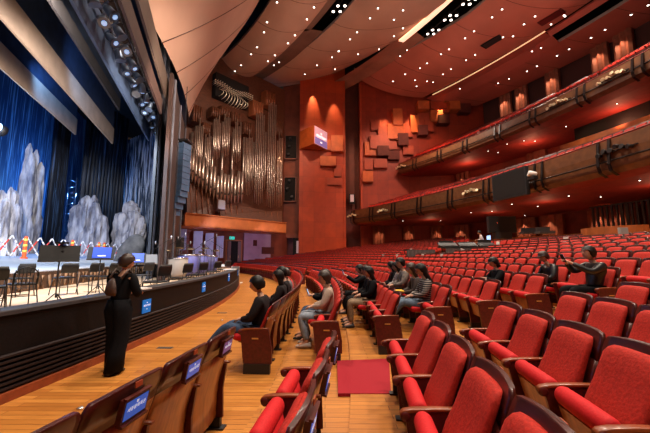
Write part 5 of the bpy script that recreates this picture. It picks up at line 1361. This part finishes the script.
c2_, w2, z2 = desk(443, 487, 248.0, 19.4, fz(10), 'table under grey cloth carrying the black mixing consoles', M_gc)
for i, (dx, w, h_) in enumerate([(-1.0, 1.1, .35), (.2, 1.1, .28), (1.35, 1.0, .42)]):
    m = MB(); m.box((0, 0, .06), (w, .6, .12)); Mx = Matrix.Translation((0, .1, .2)) @ Matrix.Rotation(.5, 4, 'X'); m.box((0, 0, 0), (w, .5, .06), 0, Mx); m.box((0, .05, .04), (w * .9, .3, .01), 1, Mx); m.box((0, .32, h_ - .05), (w * .8, .05, .3))
    tag(m.build('mixing_console', [M_blk, M_blk2], loc=(c2_.x + dx, c2_.y, z2)), 'black mixing console on the grey-cloth table, %s from the organ side' % (ORD[i] if i else 'first'), 'console', 'consoles on the sound desk')
p = at_y(480, 250, 19.0); m = MB(); pts = [Vector((-.9 + 1.8 * i / 10, 0, -.5 * (1 - (i / 5 - 1) ** 2) + .05 * math.sin(i * 2))) for i in range(11)]
m.extrude([(q.x, 0, q.z + .45) for q in pts] + [(q.x, .03, q.z * .6 + .62) for q in reversed(pts)], (0, .05, 0)); tag(m.build('cable_cover', mat('pale_cloth', (.45, .4, .42), .8, .3, 8), loc=(p.x - .3, 18.8, fz(10) + .35)), 'pale crumpled cloth hanging at the end of the sound desk', 'cloth')
q = at_y(483, 247, 20.6)
person((q.x, q.y, fz(13)), PI * .9, 'person in a white shirt standing at the sound desk', mat('white_shirt', (.62, .52, .50), .7), M_blkc, seated=False, arms='front', lean=.12, hp=.3, scale=.98)
q = at_y(489, 238, 20.3); m = MB(); m.box((0, 0, 0), (.03, .5, .34)); m.box((-.02, 0, 0), (.01, .46, .30), 1); tag(m.build('laptop_screen', [M_blk, MATS['phone_glow']], loc=q), 'glowing blue laptop screen at the sound desk', 'screen')
m = MB(); m.box((0, 0, 0), (.4, .5, .03)); 
# papers clipped on seat backs
for i, (px, py, k) in enumerate([(384.5, 255, 8), (398.5, 255, 8), (424, 256.5, 8), (443.5, 257.5, 8), (499, 239, 13), (568, 237, 13), (412, 247, 11), (441, 244.5, 13)]):
    best = None
    for j in range(400):
        y = 5 + j * .08; x = arc(rr(k), y); q = px_of((x, y, fz(k) + .9))
        if q and (best is None or abs(q[0] - px) < best[0]): best = (abs(q[0] - px), x, y)
    m = MB(); m.box((.10, 0, .80), (.008, .26, .20)); m.box((.03, 0, .945), (.14, .26, .008)); o = m.build('reserved_sheet', M_white, loc=(best[1], best[2], fz(k) + .01)); o.rotation_euler = (0, 0, math.asin((best[2] - CC[1]) / rr(k)) + PI)
    tag(o, 'white paper sheet on a seat back, %s counting from the organ side' % (ORD[i] if i else 'first'), 'paper', 'paper sheets on seat backs')

# ------------------------------------------------------------ lights
def point(name, p, e, c, r=.1):
    l = bpy.data.lights.new(name, 'POINT'); l.energy = e; l.color = c; l.shadow_soft_size = r; o = bpy.data.objects.new(name, l); o.location = p; col.objects.link(o); return o
def spot(name, p, tgt, e, c, ang=60, r=.15, blend=.6):
    l = bpy.data.lights.new(name, 'SPOT'); l.energy = e; l.color = c; l.spot_size = math.radians(ang); l.spot_blend = blend; l.shadow_soft_size = r; o = bpy.data.objects.new(name, l); o.location = p
    o.rotation_euler = (Vector(tgt) - Vector(p)).to_track_quat('-Z', 'Y').to_euler(); col.objects.link(o); return o
WARM = (1, .84, .68)
# house lights, hung just under the vaults
for (x, y, e) in [(2, 2, 1), (10, 6, 1), (-2, 12, 1), (8, 18, 1), (0, 26, 1), (10, 32, 1), (18, 18, .8), (20, 30, .8), (2, -6, .8)]:
    s_ = math.hypot(x - C2[0], y - C2[1]); z = 19.5
    spot('house_spot', (x, y, z), (x - 1, y, 0), 15000 * e, WARM, 115, .5)
# added fill lights in mid-air to brighten the vaults; no fixtures hang there
for (x, y, z, e) in [(-1, 24, 17, 900), (8, 22, 17, 1100), (12, 32, 17, 1100), (18, 24, 17, 900), (-4, 30, 17, 700), (2, 10, 14, 600)]:
    point('vault_fill', (x, y, z), e * .8, (1, .74, .60), .6)
# wall washers above the timber wall
for px in (313, 335): q = at_y(px, 86, 41.0); spot('wall_washer', (q.x, 40.8, q.z), (q.x, 42.6, q.z - 7), 6500, (1, .52, .2), 36, .1, .8)
for px in (386, 411, 441, 459): q = at_y(px, 99, 42.0); spot('wall_washer', (q.x, 42.0, q.z), (q.x, 43.6, q.z - 7), 12000, (1, .52, .2), 34, .1, .8)
q = at_y(370, 150, 38); spot('wall_fill', (q.x + 4, 34, 20), (q.x + 5, 43, 12), 9000, (1, .5, .32), 100, .4)
q = at_y(320, 150, 38); spot('wall_fill', (0, 33, 20), (-.5, 42, 12), 7000, (1, .55, .32), 80, .4)
for i, (x, y, a, zt) in enumerate(piers):
    ux, uy = math.cos(a), math.sin(a); zt = 22.45 if zt > 20 else (B2z + .1 if zt > 10 else B1z - .15); n_ = 1000 if zt > 20 else (600 if zt > 10 else 420)
    spot('pier_lamp', (x + ux * .9, y + uy * .9, zt - .25), (x + ux * .1, y + uy * .1, zt - 3.5), n_, (1, .62, .38), 75, .06, .7)
for (y, r_) in [(12, 61), (18, 62), (24, 61), (30, 62), (36, 61)]: point('soffit_glow', (arc(r_, y), y, B1z - 1.0), 110, (1, .40, .22), .1)
for (y, r_) in [(16, 66), (23, 66), (30, 66), (37, 66)]: point('soffit_glow', (arc(r_, y), y, B2z - 1.1), 330, (1, .36, .2), .1)
for y in (14, 20, 25): spot('booth_fill', (arc(64.3, y), y, 10.7 + H), (arc(66, y), y, 8.8 + H), 260, (1, .6, .32), 120, .1)  # added fill to brighten the orange booth front, no fixture there
# organ: warm key from the house, cool spill from the stage
q = org(235, 150, 9); spot('organ_key', (q.x + 3, q.y - 3, 17), tuple(org(235, 150, 0)), 9000, (1, .75, .58), 70, .3)
spot('organ_spill', (-13, 24.5, 6.5), tuple(org(215, 185, 0)), 2600, (.5, .6, 1), 70, .3)
spot('recess_spill', (-9, 28.5, 4.0), tuple(under(225, 243)), 1500, (.6, .62, 1), 95, .3)
spot('recess_spill', (-4.8, 33.0, 3.9), tuple(under(258, 243)), 900, (.75, .6, .9), 70, .2)
# stage
def area(name, p, tgt, e, c, sx, sy):
    l = bpy.data.lights.new(name, 'AREA'); l.energy = e; l.color = c; l.shape = 'RECTANGLE'; l.size = sx; l.size_y = sy; o = bpy.data.objects.new(name, l); o.location = p
    o.rotation_euler = (Vector(tgt) - Vector(p)).to_track_quat('-Z', 'Y').to_euler(); col.objects.link(o); return o
q = up(2.4, -15, 8.5); spot('stage_white', q, bp(40, 14), 16000, (.72, .84, 1), 100, .3)
q = up(2.8, -17, 8.0); spot('stage_white', q, tuple(stg(20, 220, 12)), 26000, (1, .95, .90), 50, .3)
q = up(2.8, -13, 9.0); spot('stage_white', q, tuple(stg(105, 230, 8)), 14000, (1, .95, .90), 60, .3)
q = up(12, -4, 14); spot('stage_blue', q, tuple(up(19, 2, 6)), 16000, (.10, .35, 1), 130, .4)
q = up(7, -2, 13); spot('stage_blue', q, tuple(up(6, 8, 7)), 5000, (.15, .4, 1), 100, .3)
q = up(14, 24, 9); point('stage_blue_low', q, 5000, (.12, .4, 1), .3)
q = up(3.5, -6, 9.5); spot('border_blue', q, tuple(up(3, 4, 14)), 1800, (.2, .45, 1), 110, .3)
q = stg(160, 200, -2.2); spot('portal_blue', (q.x - 2, q.y - 5, 9), tuple(stg(158, 170, .9)), 350, (.4, .6, 1), 55, .2)
q = at_y(184, 180, 17.2); spot('array_blue', (q.x - 2.5, q.y - 5, 6), tuple(q), 1800, (.35, .6, 1), 50, .2)
q = up(1.4, -10, T.z - .3); spot('border_warm', up(-2.5, -11, 6), tuple(up(6, -3, 12.5)), 7000, (1, .84, .68), 75, .3)
# the pit
for (px, Y) in ((60, 8), (150, 13), (190, 17)): q = at_y(px, 240, Y); spot('pit_light', (q.x - .5, q.y, 8.5), (q.x, q.y, 0), 1500, (1, .85, .72), 60, .15)
# bright blue-white projector seen at the stage edge
q = stg(2, 131, 9.3); e = empty('flood_lamp', q); m = MB(); m.lathe([(.2, .3), (.3, .1), (.32, -.05)], n=14, M=Matrix.Rotation(1.4, 4, 'X')); m.build('housing', M_metal, e)
m = MB(); m.lathe([(.02, .30), (.29, .31), (.27, .34), (.03, .36)], n=14, M=Matrix.Rotation(1.4, 4, 'X')); m.build('lens', mat('flood_glow', (.6, .8, 1), .3, emit=(.4, .7, 1), estr=60), e); tag(e, 'dazzling blue-white flood lamp beside the tall rock', 'lamp')
point('flood_light', (q.x, q.y - .6, q.z), 900, (.35, .6, 1), .2)

# ------------------------------------------------------------ camera, world, view
w = bpy.data.worlds.new('world'); bpy.context.scene.world = w; w.use_nodes = True
w.node_tree.nodes['Background'].inputs[0].default_value = (.9, .55, .42, 1); w.node_tree.nodes['Background'].inputs[1].default_value = .05
cam = bpy.data.cameras.new('camera'); cam.lens = 36 * F / 650; cam.sensor_width = 36; cam.clip_start = .05; cam.clip_end = 400
co = bpy.data.objects.new('camera', cam); co.location = (0, 0, H); co.rotation_euler = (PI / 2 + TH, 0, 0); col.objects.link(co)
sc = bpy.context.scene; sc.camera = co
sc.view_settings.view_transform = 'Standard'; sc.view_settings.look = 'None'; sc.view_settings.gamma = 1; sc.view_settings.exposure = -1.12; sc.view_settings.use_curve_mapping = False
sc.cycles.use_denoising = True; sc.cycles.max_bounces = 5; sc.cycles.diffuse_bounces = 4; sc.cycles.glossy_bounces = 3; sc.cycles.sample_clamp_indirect = 6
